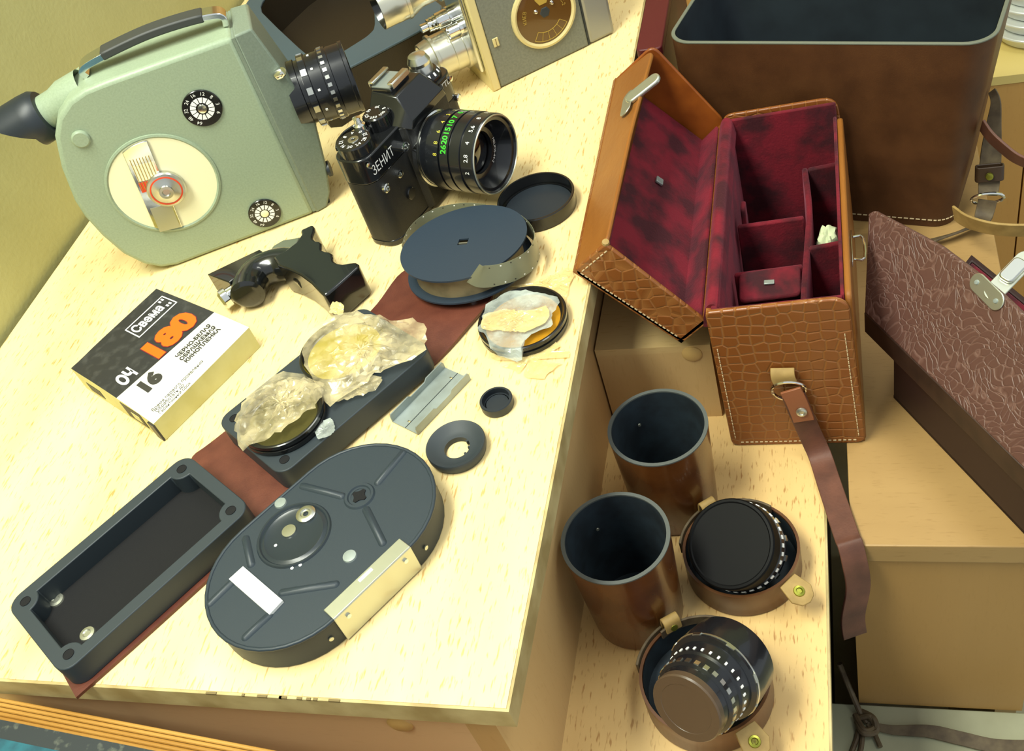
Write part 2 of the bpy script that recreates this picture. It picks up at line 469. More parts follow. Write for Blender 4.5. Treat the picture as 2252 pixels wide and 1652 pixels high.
# nicks where the edge band of the cabinet top has chipped
for i in range(9):
    px = random.choice((random.uniform(520, 700), random.uniform(600, 860), random.uniform(200, 1050)))
    p = at(px, 1483 + px*0.0724, 0)
    w = random.uniform(0.0006, 0.0032)
    wbox('chip', M['chipwood'], t, p.x - w, p.x + w, 0.1978, 0.1990, -0.0010, 0.0001)

# low desk that carries the cabinet, lens cases and reddish case
t = thing('desk', 'beech topped desk under the low cabinet and round lens cases', 'desk', (-0.3, 0.5, -0.84))
wbox('desk_top', M['beech_desk'], t, -0.615, -0.0191, -0.02, 1.10, -0.166, -0.148)
wbox('edge_band', M['band'], t, -0.0191, -0.0176, -0.02, 1.10, -0.166, -0.1484)
wbox('side_panel', M['embside_and_shade'], t, -0.050, -0.034, 0.02, 1.08, -0.84, -0.166)  # dark brown instead of beech: shadow of the gap painted into the panel
wbox('side_panel', M['beech_z'], t, -0.610, -0.594, 0.02, 1.08, -0.84, -0.166)
wbox('back_panel', M['beech_x'], t, -0.594, -0.050, 1.06, 1.076, -0.84, -0.166)

# narrow wooden box between cabinet and tan case
t = thing('narrow_box', 'narrow beech box with round plug between cabinet and tan case', 'box', (-0.129, 0.58, -0.148))
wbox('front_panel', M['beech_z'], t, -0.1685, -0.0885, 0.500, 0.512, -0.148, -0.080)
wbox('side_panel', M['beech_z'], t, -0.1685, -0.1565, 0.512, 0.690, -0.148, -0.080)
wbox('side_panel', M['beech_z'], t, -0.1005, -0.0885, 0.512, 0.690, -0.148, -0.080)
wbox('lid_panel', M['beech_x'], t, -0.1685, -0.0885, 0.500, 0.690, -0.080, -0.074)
pk = aty(1522, 778, 0.500); plug(t, (pk.x, 0.5, pk.z), (0, -1, 0))

# side table to the right with swirling veneer front
t = thing('side_table', 'beech side table carrying the burgundy case and the big hide case', 'table', (0.05, 0.6, -0.84))
wbox('table_top', wood('side_table_veneer', (172, 138, 86), (146, 112, 64), 'X', 0.6), t, -0.0035, 0.112, 0.389, 0.86, -0.166, -0.148, 0.0008)
fp = wbox('front_panel', wood('swirled_veneer', (174, 134, 76), (150, 112, 56), 'Z', 0.2), t, -0.0035, 0.112, 0.394, 0.408, -0.372, -0.166)
wbox('side_panel', M['embside_and_shade'], t, -0.0035, 0.012, 0.408, 0.84, -0.84, -0.166)  # panel facing the desk, its shadow put into the dark colour
wbox('side_panel', M['beech_z'], t, 0.097, 0.112, 0.408, 0.84, -0.84, -0.166)
# pale low bench in front of it
t = thing('low_bench', 'pale grey-green low bench in front of the side table', 'bench', (0.08, 0.25, -0.84))
wbox('bench_top', M['floor'], t, -0.030, 0.30, 0.02, 0.393, -0.392, -0.373, 0.001)
for x in (-0.02, 0.27):
    for y in (0.04, 0.36):
        wbox('leg', M['floor'], t, x, x + 0.02, y, y + 0.02, -0.84, -0.392)

# cupboard behind with two doors
t = thing('cupboard', 'honey coloured cupboard with pale ledge and two doors behind straps', 'cupboard', (0.35, 1.0, -0.84))
wbox('body', M['doorwood'], t, 0.09, 0.70, 0.888, 1.25, -0.84, -0.142)
wbox('ledge', M['ledge'], t, 0.09, 0.70, 0.874, 1.25, -0.142, -0.1335)
gapx = aty(2236, 520, 0.874).x
d = wbox('door', M['doorwood'], t, 0.092, gapx - 0.0008, 0.875, 0.888, -0.80, -0.143)
d = wbox('door', M['doorwood'], t, gapx + 0.0008, 0.45, 0.875, 0.888, -0.80, -0.143)
# wardrobe far behind at the end of the left wall
t = thing('wardrobe', 'honey wood wardrobe far behind the green movie camera', 'wardrobe', (-0.5, 1.5, -0.84))
wbox('body', M['doorwood'], t, -1.20, 0.04, 1.45, 1.88, -0.84, 1.2)
for k in range(6):
    wbox('door', M['doorwood'], t, -1.20 + k*0.2067, -1.20 + k*0.2067 + 0.204, 1.43, 1.45, -0.80, 1.18)

# wooden tray-box in front, with ribbed edge and teal cloth
e0 = at(0, 1524, -0.008); e1 = at(675, 1652, -0.008)
t = thing('cloth_topped_box', 'wooden box with ribbed golden edge and teal cloth top', 'box', (e0.x, e0.y, -0.148), (e1 - e0))
ht = 0.140
bm = B(); box(bm, -0.02, 0.30, -0.16, -0.0002, 0.0, ht - 0.0082); obj('body', bm, M['goldwood'], t)
for k in range(5):
    bm = B(); y = -0.0013 - k*0.0024
    pts = [(-0.02, y, ht - 0.0072 - k*0.0002), (0.30, y, ht - 0.0072 - k*0.0002)]
    tube(bm, pts, 0.00112, 10); obj('ribbed_trim', bm, M['goldwood'], t)
bm = B(); box(bm, -0.02, 0.30, -0.022, -0.0124, ht - 0.0083, ht - 0.0045); obj('border', bm, M['slate'], t)
bm = B(); box(bm, -0.02, 0.30, -0.16, -0.022, ht - 0.0083, ht - 0.004); obj('cloth_top', bm, M['teal'], t)

# ================================================================== GREEN MOVIE CAMERA
GA = Vector((-0.4923, 0.5394, 0)); GE = Vector((0.9, 0.436, 0)).normalized()
t = thing('movie_camera', 'pale green enamelled movie camera with round cream spool window', 'camera', GA, GE)
# local: x along the side (s), y = into the body, z up
XZ = Matrix(((1,0,0,0),(0,0,-1,0),(0,1,0,0),(0,0,0,1)))    # prism (x,y,h) -> (x,-h,y)
def side(z0, z1): return XZ
def sideprism(bm, loop, y0, y1):   # loop in (s,z), extruded from y0 to y1
    prism(bm, loop, -y1, -y0, XZ)
TH = 0.050
outline = [(0.004, 0.0003), (0.1175, 0.0003), (0.1195, 0.1505), (0.03, 0.1525), (0.014, 0.1522), (0.001, 0.149), (-0.0115, 0.141), (-0.0205, 0.129),
           (-0.029, 0.106), (-0.0345, 0.080), (-0.0350, 0.066), (-0.0322, 0.046), (-0.0265, 0.026), (-0.0175, 0.0115), (-0.0075, 0.0035)]
bm = B(); sideprism(bm, outline, 0.0, TH); obj('body', bm, M['green'], t, 0.0035, 3)
bm = B(); sideprism(bm, [(0.1165, 0.002), (0.1190, 0.002), (0.1208, 0.1490), (0.1185, 0.1490)], 0.0008, TH - 0.0008)
obj('seam', bm, M['green_shade'], t)
head = [(0.1186, 0.0003), (0.128, 0.0003), (0.1345, 0.010), (0.1400, 0.030), (0.1465, 0.068), (0.1440, 0.095), (0.1335, 0.1495), (0.1204, 0.1505)]
bm = B(); sideprism(bm, head, 0.0, TH)
for v in bm.verts:
    if v.co.y < 0.01: v.co.y += max(0, v.co.x - 0.1186)*0.30
obj('front_housing', bm, M['green_shade'], t, 0.0015, 2)
# spool window
C0 = Vector((0.0278, 0, 0.0682))
SF = frame((C0.x, 0, C0.z), (1, 0, 0), (0, -1, 0))       # local z of lathe points to the viewer (-y); x along s, y = +z? (right handed)
bm = B(); lathe(bm, [(0.0405, -0.001), (0.0400, 0.0008), (0.0385, 0.0012), (0.0372, 0.0002), (0.0370, -0.001)], 64, SF, True); obj('window_rim', bm, M['green'], t)
bm = B(); lathe(bm, [(0, 0.0003), (0.0374, 0.0003), (0.0374, -0.001), (0, -0.001)], 64, SF); w = obj('spool_window', bm, M['cream'], t)
def on_side(a, b, h=0.0005): return Vector((a, -h, b))
# chrome folding crank bar across the window (tilted), with hub
ca = math.radians(-98)   # bar direction in (s,z)
bx = Vector((math.cos(ca), 0, math.sin(ca)))
BF = frame((0.0187, -0.0006, 0.0640), bx, (0, -1, 0))
def chord(o): return math.sqrt(0.0368**2 - o*o)
pts = []
hw = 0.0095; off = -0.0084
for k in range(9):
    o_ = -hw + 2*hw*k/8; pts.append((-0.0054 + chord(off + o_), o_))
for k in range(9):
    o_ = hw - 2*hw*k/8; pts.append((-0.0054 - chord(off + o_), o_))
bm = B(); prism(bm, pts, 0, 0.0016, BF); bar = obj('crank_bar', bm, M['chrome'], t, 0.0004)
bm = B(); prism(bm, [(-0.012, -hw*0.8), (-0.004, -hw*0.8), (-0.004, hw*0.5), (-0.012, hw*0.5)], 0.0016, 0.0018, BF); obj('red_band', bm, M['redlac'], bar)
for (a, b_) in (((-0.026, -0.013), 'cream'), ((0.010, 0.031), 'satin')):
    bm = B(); prism(bm, [(a[0], -hw*0.75), (a[1], -hw*0.75), (a[1], hw*0.85), (a[0], hw*0.85)], 0.0016, 0.0018, BF); obj('inlay', bm, M[b_], bar)
for k in range(7):
    o_ = -hw*0.7 + k*0.0022
    bm = B(); box(bm, -0.031, -0.006, o_ - 0.0002, o_ + 0.0002, 0.0018, 0.0021, BF); obj('groove_line', bm, M['dialgold'], bar)
HB = frame((0.0285, -0.001, 0.0655), (1, 0, 0), (0, -1, 0))
bm = B(); lathe(bm, [(0.0135, 0), (0.0140, 0.003), (0.0132, 0.0045), (0.0085, 0.0052), (0.0052, 0.0062), (0.0050, 0.0076), (0.0030, 0.0078), (0.0024, 0.0066), (0, 0.0066)], 48, HB)
hub = obj('crank_hub', bm, M['alu'], t)
bm = B(); lathe(bm, [(0.0105, 0.0049), (0.0115, 0.0047), (0.0115, 0.00505), (0.0105, 0.0053)], 48, HB, True); obj('red_ring', bm, M['redlac'], hub)
# two speed dials
def speed_dial(s, z, r, n, centre):
    F = frame((s, -0.0002, z), (1, 0, 0), (0, -1, 0))
    bm = B(); lathe(bm, [(0, 0.0012), (r*0.97, 0.0012), (r, 0.0008), (r, 0)], 48, F); d = obj('speed_dial', bm, M['black'], t)
    for k in range(n):
        a = 2*PI*k/n
        w0, w1 = r*0.05, r*0.115
        q = [(r*0.32, -w0), (r*0.60, -w1), (r*0.60, w1), (r*0.32, w0)]
        q = [(x*math.cos(a) - y*math.sin(a), x*math.sin(a) + y*math.cos(a)) for x, y in q]
        bm = B(); prism(bm, q, 0.0012, 0.0014, F); obj('spoke_mark', bm, M['white'], d, smooth=False)
    bm = B(); lathe(bm, [(0, 0.0024 if centre else 0.0014), (r*0.22, 0.0022 if centre else 0.0014), (r*0.25, 0.0012)], 24, F)
    obj('dial_centre', bm, M['chrome'] if centre else M['cream'], d)
    marks = ['64', '48', '32', '24', '16', '12', '8', '3', '6', '9'][: 9]
    for k, s_ in enumerate(marks):
        a = math.radians(235 - 34*k)
        rr = r*0.80
        o_ = F @ Vector((rr*math.cos(a), rr*math.sin(a), 0.0014))
        rad = (F.to_3x3() @ Vector((math.cos(a), math.sin(a), 0))); tan = (F.to_3x3() @ Vector((math.sin(a), -math.cos(a), 0)))
        text('dial_numeral', s_, r*0.26, plane_fn(o_, tan, rad), M['white'], d)
speed_dial(0.0791, 0.1117, 0.0137, 14, True)
speed_dial(0.0832, 0.0167, 0.0122, 13, False)
F = frame((-0.0054, 0, 0.1219), (1, 0, 0), (0, -1, 0))
bm = B(); lathe(bm, [(0, 0.0022), (0.0052, 0.0022), (0.0062, 0.0014), (0.0064, 0)], 32, F); obj('release_button', bm, M['green'], t)
# carrying handle
hp = [(0.016, 0.025, 0.1525), (0.0145, 0.025, 0.157), (0.021, 0.025, 0.1600), (0.040, 0.025, 0.1625), (0.066, 0.025, 0.1642), (0.092, 0.025, 0.1632), (0.112, 0.025, 0.1605), (0.1175, 0.025, 0.157), (0.1165, 0.025, 0.1512)]
hs = smooth_path(hp, 5)
bm = B(); ribbon(bm, hs[0:15], (0, 0.0140, 0), 0.0042); obj('handle_end', bm, M['chrome'], t, 0.0007)
bm = B(); ribbon(bm, hs[-15:], (0, 0.0140, 0), 0.0042); obj('handle_end', bm, M['chrome'], t, 0.0007)
bm = B(); ribbon(bm, hs[13:-12], (0, 0.0146, 0), 0.0058); obj('handle_grip', bm, mk('grey_black_grip', (58, 60, 58), 0.5), t, 0.0012)
# viewfinder tube and rubber eyecup
VF = axis_frame((-0.002, 0.026, 0.140), (-1, 0.02, -0.16))
bm = B(); lathe(bm, [(0.0150, -0.012), (0.0148, 0.004), (0.0125, 0.012), (0.0118, 0.030), (0.0100, 0.030)], 40, VF); vt = obj('viewfinder_tube', bm, M['green'], t)
bm = B(); lathe(bm, [(0.0115, 0.0215), (0.0160, 0.0222), (0.0182, 0.0260), (0.0186, 0.034), (0.0178, 0.058), (0.0166, 0.058), (0.0140, 0.034), (0, 0.030)], 40, VF)
for v in bm.verts:      # slanted rim of the eyecup
    q = VF.inverted() @ v.co
    if q.z > 0.045:
        side_v = VF.inverted().to_3x3() @ Vector((0, 0, 1))
        q.z += q.dot(side_v)*1.15 - 0.006
        v.co = VF @ q
obj('eyecup', bm, M['darkrub'], t)
# lens with silver index squares
def lens_barrel(parent, F, rings, marks, glass_r, glass_z, mat='barrel'):
    bm = B(); lathe(bm, rings, 56, F); b = obj('lens_barrel', bm, M[mat], parent, angle=25)
    if glass_r:
        bm = B(); lathe(bm, [(0, glass_z + 0.002), (glass_r*0.6, glass_z + 0.0012), (glass_r, glass_z)], 40, F); obj('front_glass', bm, M['glass'], parent)
    for (r, z0, z1, n, wid, mt, ph) in marks:
        for k in range(n):
            a = 2*PI*k/n + ph
            Fk = F @ Matrix.Rotation(a, 4, 'Z')
            bm = B(); box(bm, r - 0.0006, r + 0.0005, -wid/2, wid/2, z0, z1, Fk); obj('index_mark', bm, M[mt], b, smooth=False)
    return b
LF = axis_frame((0.137, 0.027, 0.083), (1, 0, -0.03))
lens_barrel(t, LF, [(0.0, 0.0), (0.0245, 0.0), (0.0245, 0.009), (0.0232, 0.0095), (0.0232, 0.012), (0.0262, 0.0125), (0.0262, 0.0175), (0.0250, 0.018), (0.0250, 0.027), (0.0262, 0.0275),
               (0.0262, 0.034), (0.0254, 0.0345), (0.0254, 0.044), (0.0262, 0.0445), (0.0262, 0.047), (0.0240, 0.047), (0.0195, 0.038), (0.017, 0.032), (0, 0.032)],
           [(0.0262, 0.0130, 0.0170, 12, 0.005, 'alu', 0.1), (0.0262, 0.0285, 0.0315, 30, 0.0026, 'alu', 0.0), (0.0250, 0.0205, 0.0222, 10, 0.0016, 'white', 0.25)], 0.017, 0.0325)
# run lever and foot on the front
F = axis_frame((0.1335, 0.012, 0.026), (1, -0.1, 0))
bm = B(); lathe(bm, [(0.0045, 0), (0.0045, 0.006), (0.006, 0.006), (0.006, 0.0085), (0, 0.0085)], 24, F); obj('run_button', bm, M['darkrub'], t)
F = axis_frame((0.136, 0.006, 0.112), (0.9, -0.5, 0.4))
bm = B(); lathe(bm, [(0.004, 0), (0.004, 0.004), (0.0028, 0.0065), (0, 0.007)], 24, F); obj('release_stud', bm, M['chrome'], t)
bm = B(); box(bm, 0.124, 0.131, 0.008, 0.042, 0.0002, 0.004); obj('foot', bm, M['slatesh'], t)

# ================================================================== BLACK OPEN CASE behind
ot = [at(*p, 0.042) for p in ((552, 22), (640, 128), (692, 188))]
oc = [Vector((-0.535, 0.862)), Vector((-0.4125, 0.711)), Vector((-0.388, 0.728)), Vector((-0.334, 0.775)), Vector((-0.3215, 0.793)), Vector((-0.322, 0.815)), Vector((-0.345, 0.850)), Vector((-0.345, 0.985)), Vector((-0.505, 0.985)), Vector((-0.545, 0.900))]
inn = [Vector((-0.518, 0.862)), Vector((-0.4185, 0.745)), Vector((-0.4020, 0.757)), Vector((-0.384, 0.779)), Vector((-0.380, 0.790)), Vector((-0.382, 0.802)), Vector((-0.392, 0.840)), Vector((-0.392, 0.965)), Vector((-0.500, 0.965)), Vector((-0.526, 0.895))]
def loop_smooth(P, sub=3):
    n = len(P); out = []
    for i in range(n):
        p0, p1, p2, p3 = P[i-1], P[i], P[(i+1) % n], P[(i+2) % n]
        for k in range(sub):
            u = k/sub
            # mild corner rounding
            a = p1.lerp(p2, u)
            c = 0.5*((2*p1) + (p2-p0)*u + (2*p0-5*p1+4*p2-p3)*u*u + (3*p1-p0-3*p2+p3)*u**3)
            out.append(a*0.55 + c*0.45)
    return out
ocs = loop_smooth(oc); ins = loop_smooth(inn)
org = Vector((-0.43, 0.85, 0.0))
L2 = lambda P: [(p.x - org.x, p.y - org.y) for p in P]
t = thing('open_case', 'black leather case lying open behind the green movie camera', 'case', org)
bm = B(); ring(bm, L2(ocs), L2(ins), 0.0005, 0.040); obj('wall', bm, M['casebrown'], t)
bm = B(); ring(bm, L2(ocs), L2(ins), 0.040, 0.0425); obj('rim', bm, M['caserim'], t, 0.0008)
bm = B(); prism(bm, L2(ins), 0.0005, 0.004); obj('lining', bm, M['casebrown'], t)

# ================================================================== GREY TURRET CAMERA
GG = Vector((-0.2699, 0.7335, 0)); GE2 = Vector((0.8138, 0.5811, 0))
t = thing('turret_camera', 'grey box movie camera with silver lens turret and brown dial', 'camera', GG, GE2)
HT = 0.112; T2 = 0.052
bm = B(); box(bm, 0.0075, 0.0915, 0.0, T2, 0.0005, HT); obj('body', bm, M['graycam'], t, 0.0015)
bm = B(); box(bm, 0.0915, 0.0925, 0.0004, T2, 0.001, HT - 0.002); obj('seam', bm, M['slatesh'], t)
bm = B(); box(bm, 0.0925, 0.117, 0.0, T2, 0.0005, HT); obj('rear_cover', bm, M['graylight'], t, 0.003, 3)
bm = B(); box(bm, 0.0, 0.0075, -0.0008, T2 + 0.001, 0.0002, HT + 0.001); obj('front_frame', bm, M['creamtrim'], t, 0.0012)
bm = B(); box(bm, -0.004, 0.0, 0.003, T2 - 0.003, 0.018, HT - 0.004); obj('turret_plate', bm, M['alu'], t, 0.002)
F = frame((0.0592, 0.0, 0.0445), (1, 0, 0), (0, -1, 0))
bm = B(); lathe(bm, [(0.0285, 0), (0.0282, 0.0022), (0.0262, 0.0030), (0.0245, 0.0020), (0.0245, 0)], 56, F, True); obj('dial_rim', bm, M['creamtrim'], t)
bm = B(); lathe(bm, [(0, 0.0014), (0.0245, 0.0014), (0.0245, 0)], 56, F); dl = obj('exposure_dial', bm, M['dialbrown'], t)
bm = B(); prism(bm, circ(0.0062, 6, 0.001, 0.0135), 0.0014, 0.0017, F); obj('gold_plate', bm, M['dialgold'], dl)
bm = B(); lathe(bm, [(0, 0.0018), (0.0040, 0.0018), (0.0046, 0.0014)], 6, F @ Matrix.Translation((0.001, 0.001, 0))); obj('dial_pointer', bm, M['slatesh'], dl)
for (x, y) in ((-0.0065, 0.0045), (0.0085, 0.006)):
    bm = B(); lathe(bm, [(0, 0.003), (0.0012, 0.0027), (0.0018, 0.0014)], 16, F @ Matrix.Translation((x, y, 0))); obj('dial_screw', bm, M['chrome'], dl)
for k in range(6):
    a = math.radians(235 + 17*k)
    Fk = F @ Matrix.Rotation(a, 4, 'Z')
    bm = B(); box(bm, 0.0155, 0.0225, -0.00018, 0.00018, 0.0014, 0.0017, Fk); obj('scale_line', bm, M['dialgold'], dl, smooth=False)
for r_ in (0.0152, 0.0227):
    bm = B()
    for k in range(14):
        a0 = math.radians(235 + 85*k/14); a1 = math.radians(235 + 85*(k+1)/14)
        q = [((r_ - .0002)*math.cos(a0), (r_ - .0002)*math.sin(a0)), ((r_ + .0002)*math.cos(a0), (r_ + .0002)*math.sin(a0)), ((r_ + .0002)*math.cos(a1), (r_ + .0002)*math.sin(a1)), ((r_ - .0002)*math.cos(a1), (r_ - .0002)*math.sin(a1))]
        prism(bm, q, 0.0014, 0.0017, F)
    obj('scale_arc', bm, M['dialgold'], dl, smooth=False)
def arc_fn(F, r, a0, h=0.0017, sgn=-1):
    def f(x, y):
        a = a0 + sgn*x/r
        return F @ Vector(((r + y)*math.cos(a), (r + y)*math.sin(a), h))
    return f
text('dial_lettering', 'КИЕВ', 0.0042, arc_fn(F, 0.0175, math.radians(168)), M['dialgold'], dl)
text('dial_lettering', '16C-2', 0.0040, arc_fn(F, 0.0180, math.radians(15)), M['dialgold'], dl)
bm = B(); box(bm, 0.0115, 0.0165, -0.0012, 0, 0.036, 0.0435); sw = obj('side_latch', bm, M['creamtrim'], t, 0.0005)
bm = B(); box(bm, 0.0138, 0.0142, -0.0015, -0.0010, 0.0365, 0.043); obj('latch_slot', bm, M['dialbrown'], sw)
def silver_lens(s0, y, z, rings, mat='warmsilver', hollow=None):
    F = axis_frame((s0, y, z), (-1, 0, 0))
    bm = B(); lathe(bm, rings, 48, F); o = obj('lens', bm, M[mat], t, angle=25)
    if hollow:
        bm = B(); lathe(bm, [(hollow[0], hollow[1] + 0.0003), (hollow[0]*0.8, hollow[1] - 0.012), (hollow[0]*0.6, hollow[1] - 0.018), (0, hollow[1] - 0.018)], 40, F); obj('lens_hood_inside', bm, M['black'], o)
    return o
silver_lens(-0.004, 0.028, 0.036, [(0.0195, 0), (0.0195, 0.004), (0.0178, 0.0042), (0.0178, 0.013), (0.0172, 0.0135), (0.0172, 0.026), (0.0190, 0.0265), (0.0190, 0.029), (0.0165, 0.0295), (0.0150, 0.038), (0.0130, 0.038), (0.0100, 0.030), (0, 0.030)])
silver_lens(-0.004, 0.030, 0.092, [(0.0150, 0), (0.0150, 0.008), (0.0125, 0.0082), (0.0130, 0.024), (0.0168, 0.034), (0.0172, 0.0345), (0.0172, 0.037), (0.0164, 0.0372), (0.0164, 0.046), (0.0162, 0.0465), (0.0165, 0.058), (0.0158, 0.058)], 'warmsilver', (0.0158, 0.058))
silver_lens(-0.004, 0.030, 0.062, [(0.0080, 0), (0.0080, 0.006), (0.0070, 0.0062), (0.0066, 0.016), (0.0056, 0.0163), (0.0060, 0.0175), (0.0054, 0.019), (0.0058, 0.0205), (0.0052, 0.022), (0.0054, 0.024), (0.0034, 0.0245), (0.0036, 0.030), (0, 0.030)], 'chrome')
silver_lens(-0.004, 0.016, 0.056, [(0.0062, 0), (0.0062, 0.004), (0.0048, 0.0042), (0.0048, 0.013), (0.0040, 0.013), (0.0036, 0.010), (0, 0.010)], 'chrome')

# ================================================================== BLACK SLR CAMERA
ZO = Vector((-0.3267, 0.5498, 0.0)); ZX = Vector((0.3303, 0.9439, 0))
t = thing('slr_camera', 'black single lens reflex camera with silver shoe and open lens', 'camera', ZO, ZX)
# local x = along the body, -y = towards the lens
bd = rrect(0.116, 0.029, 0.0105, 8, 0.0565, -0.0125)
sh = lambda d: rrect(0.116 + d, 0.029 + d, 0.0105 + d/2, 8, 0.0565, -0.0125)
bm = B(); prism(bm, sh(0.0006), 0.0003, 0.005); obj('base_plate', bm, M['black'], t, 0.0008)
bm = B(); prism(bm, bd, 0.005, 0.0545); obj('leatherette', bm, M['blackmat'], t)
bm = B(); prism(bm, sh(0.0006), 0.0545, 0.0742); obj('top_plate', bm, M['black'], t, 0.0010)
# mirror box (front bulge) and prism hump
bm = B(); prism(bm, [(0.040, -0.0265), (0.044, -0.031), (0.094, -0.031), (0.098, -0.0265)], 0.003, 0.072); obj('mirror_box', bm, M['blackmat'], t, 0.0008)
V = [(0.046, -0.035, 0.068), (0.090, -0.035, 0.068), (0.096, -0.026, 0.0735), (0.094, 0.0005, 0.0735), (0.042, 0.0005, 0.0735), (0.040, -0.026, 0.0735),
     (0.048, -0.0355, 0.0745), (0.088, -0.0355, 0.0745), (0.083, -0.024, 0.0895), (0.081, -0.001, 0.0905), (0.055, -0.001, 0.0905), (0.053, -0.024, 0.0895)]
bm = B(); vs_ = [bm.verts.new(v) for v in V]
for f in ((5,4,3,2,1,0), (0,1,7,6), (1,2,8,7), (2,3,9,8), (3,4,10,9), (4,5,11,10), (5,0,6,11), (6,7,8,11), (8,9,10,11)): bm.faces.new([vs_[i] for i in f])
obj('prism_housing', bm, M['black'], t, 0.0007)
# accessory shoe
bm = B(); box(bm, 0.056, 0.078, -0.0185, -0.0005, 0.0885, 0.0925); obj('shoe_block', bm, M['black'], t, 0.0008)
for y0 in (-0.0195, -0.0025):
    bm = B(); box(bm, 0.0, 0.020, 0.0, 0.0045, 0.0, 0.0018)
    for v in bm.verts: v.co += Vector((0.057, y0 - 0.001, 0.0950))
    obj('shoe_rail', bm, M['alu'], t, 0.0006)
bm = B(); box(bm, 0.057, 0.077, -0.0175, -0.001, 0.0925, 0.0932); obj('shoe_plate', bm, M['zinc'], t)
for y0 in (-0.0205, 0.0005):
    bm = B(); box(bm, 0.057, 0.077, y0 - 0.0005, y0 + 0.0004, 0.0925, 0.0965); obj('shoe_side', bm, M['alu'], t, 0.0003)
def knob(name, u, v, prof, mat, n=40, ribs=0):
    F = Matrix.Translation((u, -v, 0)); bm = B(); lathe(bm, prof, n, F); return obj(name, bm, M[mat], t, angle=25)
k1 = knob('wind_dial', 0.0115, 0.0130, [(0.0125, 0.0735), (0.0125, 0.0815), (0.0118, 0.0825), (0, 0.0825)], 'black', 48)
bm = B(); lathe(bm, [(0.0040, 0.0826), (0.0038, 0.0830), (0.0018, 0.0830), (0.0016, 0.0826)], 28, Matrix.Translation((0.0115, -0.0130, 0)), True); obj('dial_ring', bm, M['alu'], k1)
for k in range(9):
    a = 2*PI*k/9; o_ = Vector((0.0115 + 0.0088*math.cos(a), -0.0130 + 0.0088*math.sin(a), 0.0827))
    text('frame_number', str((k*4) % 37), 0.0042, plane_fn(o_, (-math.sin(a), math.cos(a), 0), (-math.cos(a), -math.sin(a), 0)), M['white'], k1)
# wind lever
bm = B(); ribbon(bm, smooth_path([(0.004, -0.002, 0.0785), (0.012, 0.003, 0.0785), (0.022, 0.0045, 0.0785), (0.030, 0.002, 0.0785)], 5), (0, 0, 0.003), 0.0015); obj('wind_lever', bm, M['black'], t, 0.0004)
knob('shutter_button', 0.0262, 0.0080, [(0.0062, 0.0735), (0.0060, 0.0785), (0.0046, 0.0800), (0.0044, 0.0840), (0.0026, 0.0850), (0.0022, 0.0880), (0.0030, 0.0895), (0, 0.0905)], 'chrome', 32)
k2 = knob('speed_dial', 0.0405, 0.0125, [(0.0100, 0.0735), (0.0100, 0.0745), (0.0097, 0.0835), (0.0088, 0.0845), (0, 0.0845)], 'black', 40)
for k, s_ in enumerate(('30', '60', '125', '250', '500', 'B')):
    a = 2*PI*k/6 + 0.4; o_ = Vector((0.0405 + 0.0066*math.cos(a), -0.0125 + 0.0066*math.sin(a), 0.0847))
    text('speed_numeral', s_, 0.0036, plane_fn(o_, (-math.sin(a), math.cos(a), 0), (-math.cos(a), -math.sin(a), 0)), M['white'], k2)
for k in range(28):
    a = 2*PI*k/28; Fk = Matrix.Translation((0.0405, -0.0125, 0)) @ Matrix.Rotation(a, 4, 'Z')
    bm = B(); box(bm, 0.0095, 0.0102, -0.0003, 0.0003, 0.075, 0.0832, Fk); obj('knurl', bm, M['black'], k2, smooth=False)
k3 = knob('rewind_ring', 0.0985, 0.0125, [(0.0130, 0.0735), (0.0130, 0.0765), (0.0105, 0.0805), (0, 0.0805)], 'black', 44)
knob('rewind_knob', 0.0985, 0.0125, [(0.0090, 0.0805), (0.0086, 0.0840), (0.0080, 0.0860), (0.0085, 0.0885), (0.0065, 0.0930), (0.0035, 0.0942), (0, 0.0945)], 'alu', 40)
for k in range(15):
    a = 2*PI*k/15; Fk = Matrix.Translation((0.0985, -0.0125, 0)) @ Matrix.Rotation(a, 4, 'Z')
    bm = B(); vs_ = box(bm, 0.0112, 0.0126, -0.0008, 0.0008, 0, 0.0003)
    for v in vs_: v.co = Fk @ Vector((v.co.x, v.co.y, v.co.z + 0.0771 + (0.0130 - v.co.x)*1.6))
    obj('film_speed_mark', bm, M['white'], k3, smooth=False)
fr = -0.0272
text('nameplate_lettering', 'ЗЕНИТ', 0.0100, plane_fn((0.0160, fr - 0.0002, 0.0632), (1, 0, 0), (0, 0, 1)), M['white'], t, xs=0.78)
text('model_lettering', 'TTL', 0.0062, plane_fn((0.1010, fr - 0.0002, 0.0685), (1, 0, 0), (0, 0, 1)), M['white'], t)
def front_stud(name, u, w, prof, mat='chrome'):
    bm = B(); lathe(bm, prof, 24, axis_frame((u, fr + 0.0006, w), (0, -1, 0))); return obj(name, bm, M[mat], t, angle=25)
front_stud('release_socket', 0.0360, 0.0612, [(0.0036, 0), (0.0036, 0.006), (0.0030, 0.0062), (0.0022, 0.0062), (0.0020, 0.003), (0, 0.003)])
front_stud('flash_socket', 0.0245, 0.0465, [(0.0030, 0), (0.0030, 0.003), (0.0022, 0.0032), (0.0015, 0.0032), (0.0013, 0.001), (0, 0.001)])
front_stud('flash_socket', 0.0085, 0.0462, [(0.0034, 0), (0.0034, 0.0022), (0.0026, 0.0028), (0.0018, 0.0028), (0.0016, 0.001), (0, 0.001)])
front_stud('plate_screw', 0.1085, 0.0685, [(0.0020, 0), (0.0020, 0.0012), (0, 0.0016)])
front_stud('strap_lug', 0.1090, 0.0525, [(0.0028, 0), (0.0028, 0.0024), (0.0018, 0.0030), (0, 0.0030)])
front_stud('plate_screw', 0.0030, 0.0690, [(0.0022, 0), (0.0022, 0.0012), (0, 0.0016)])
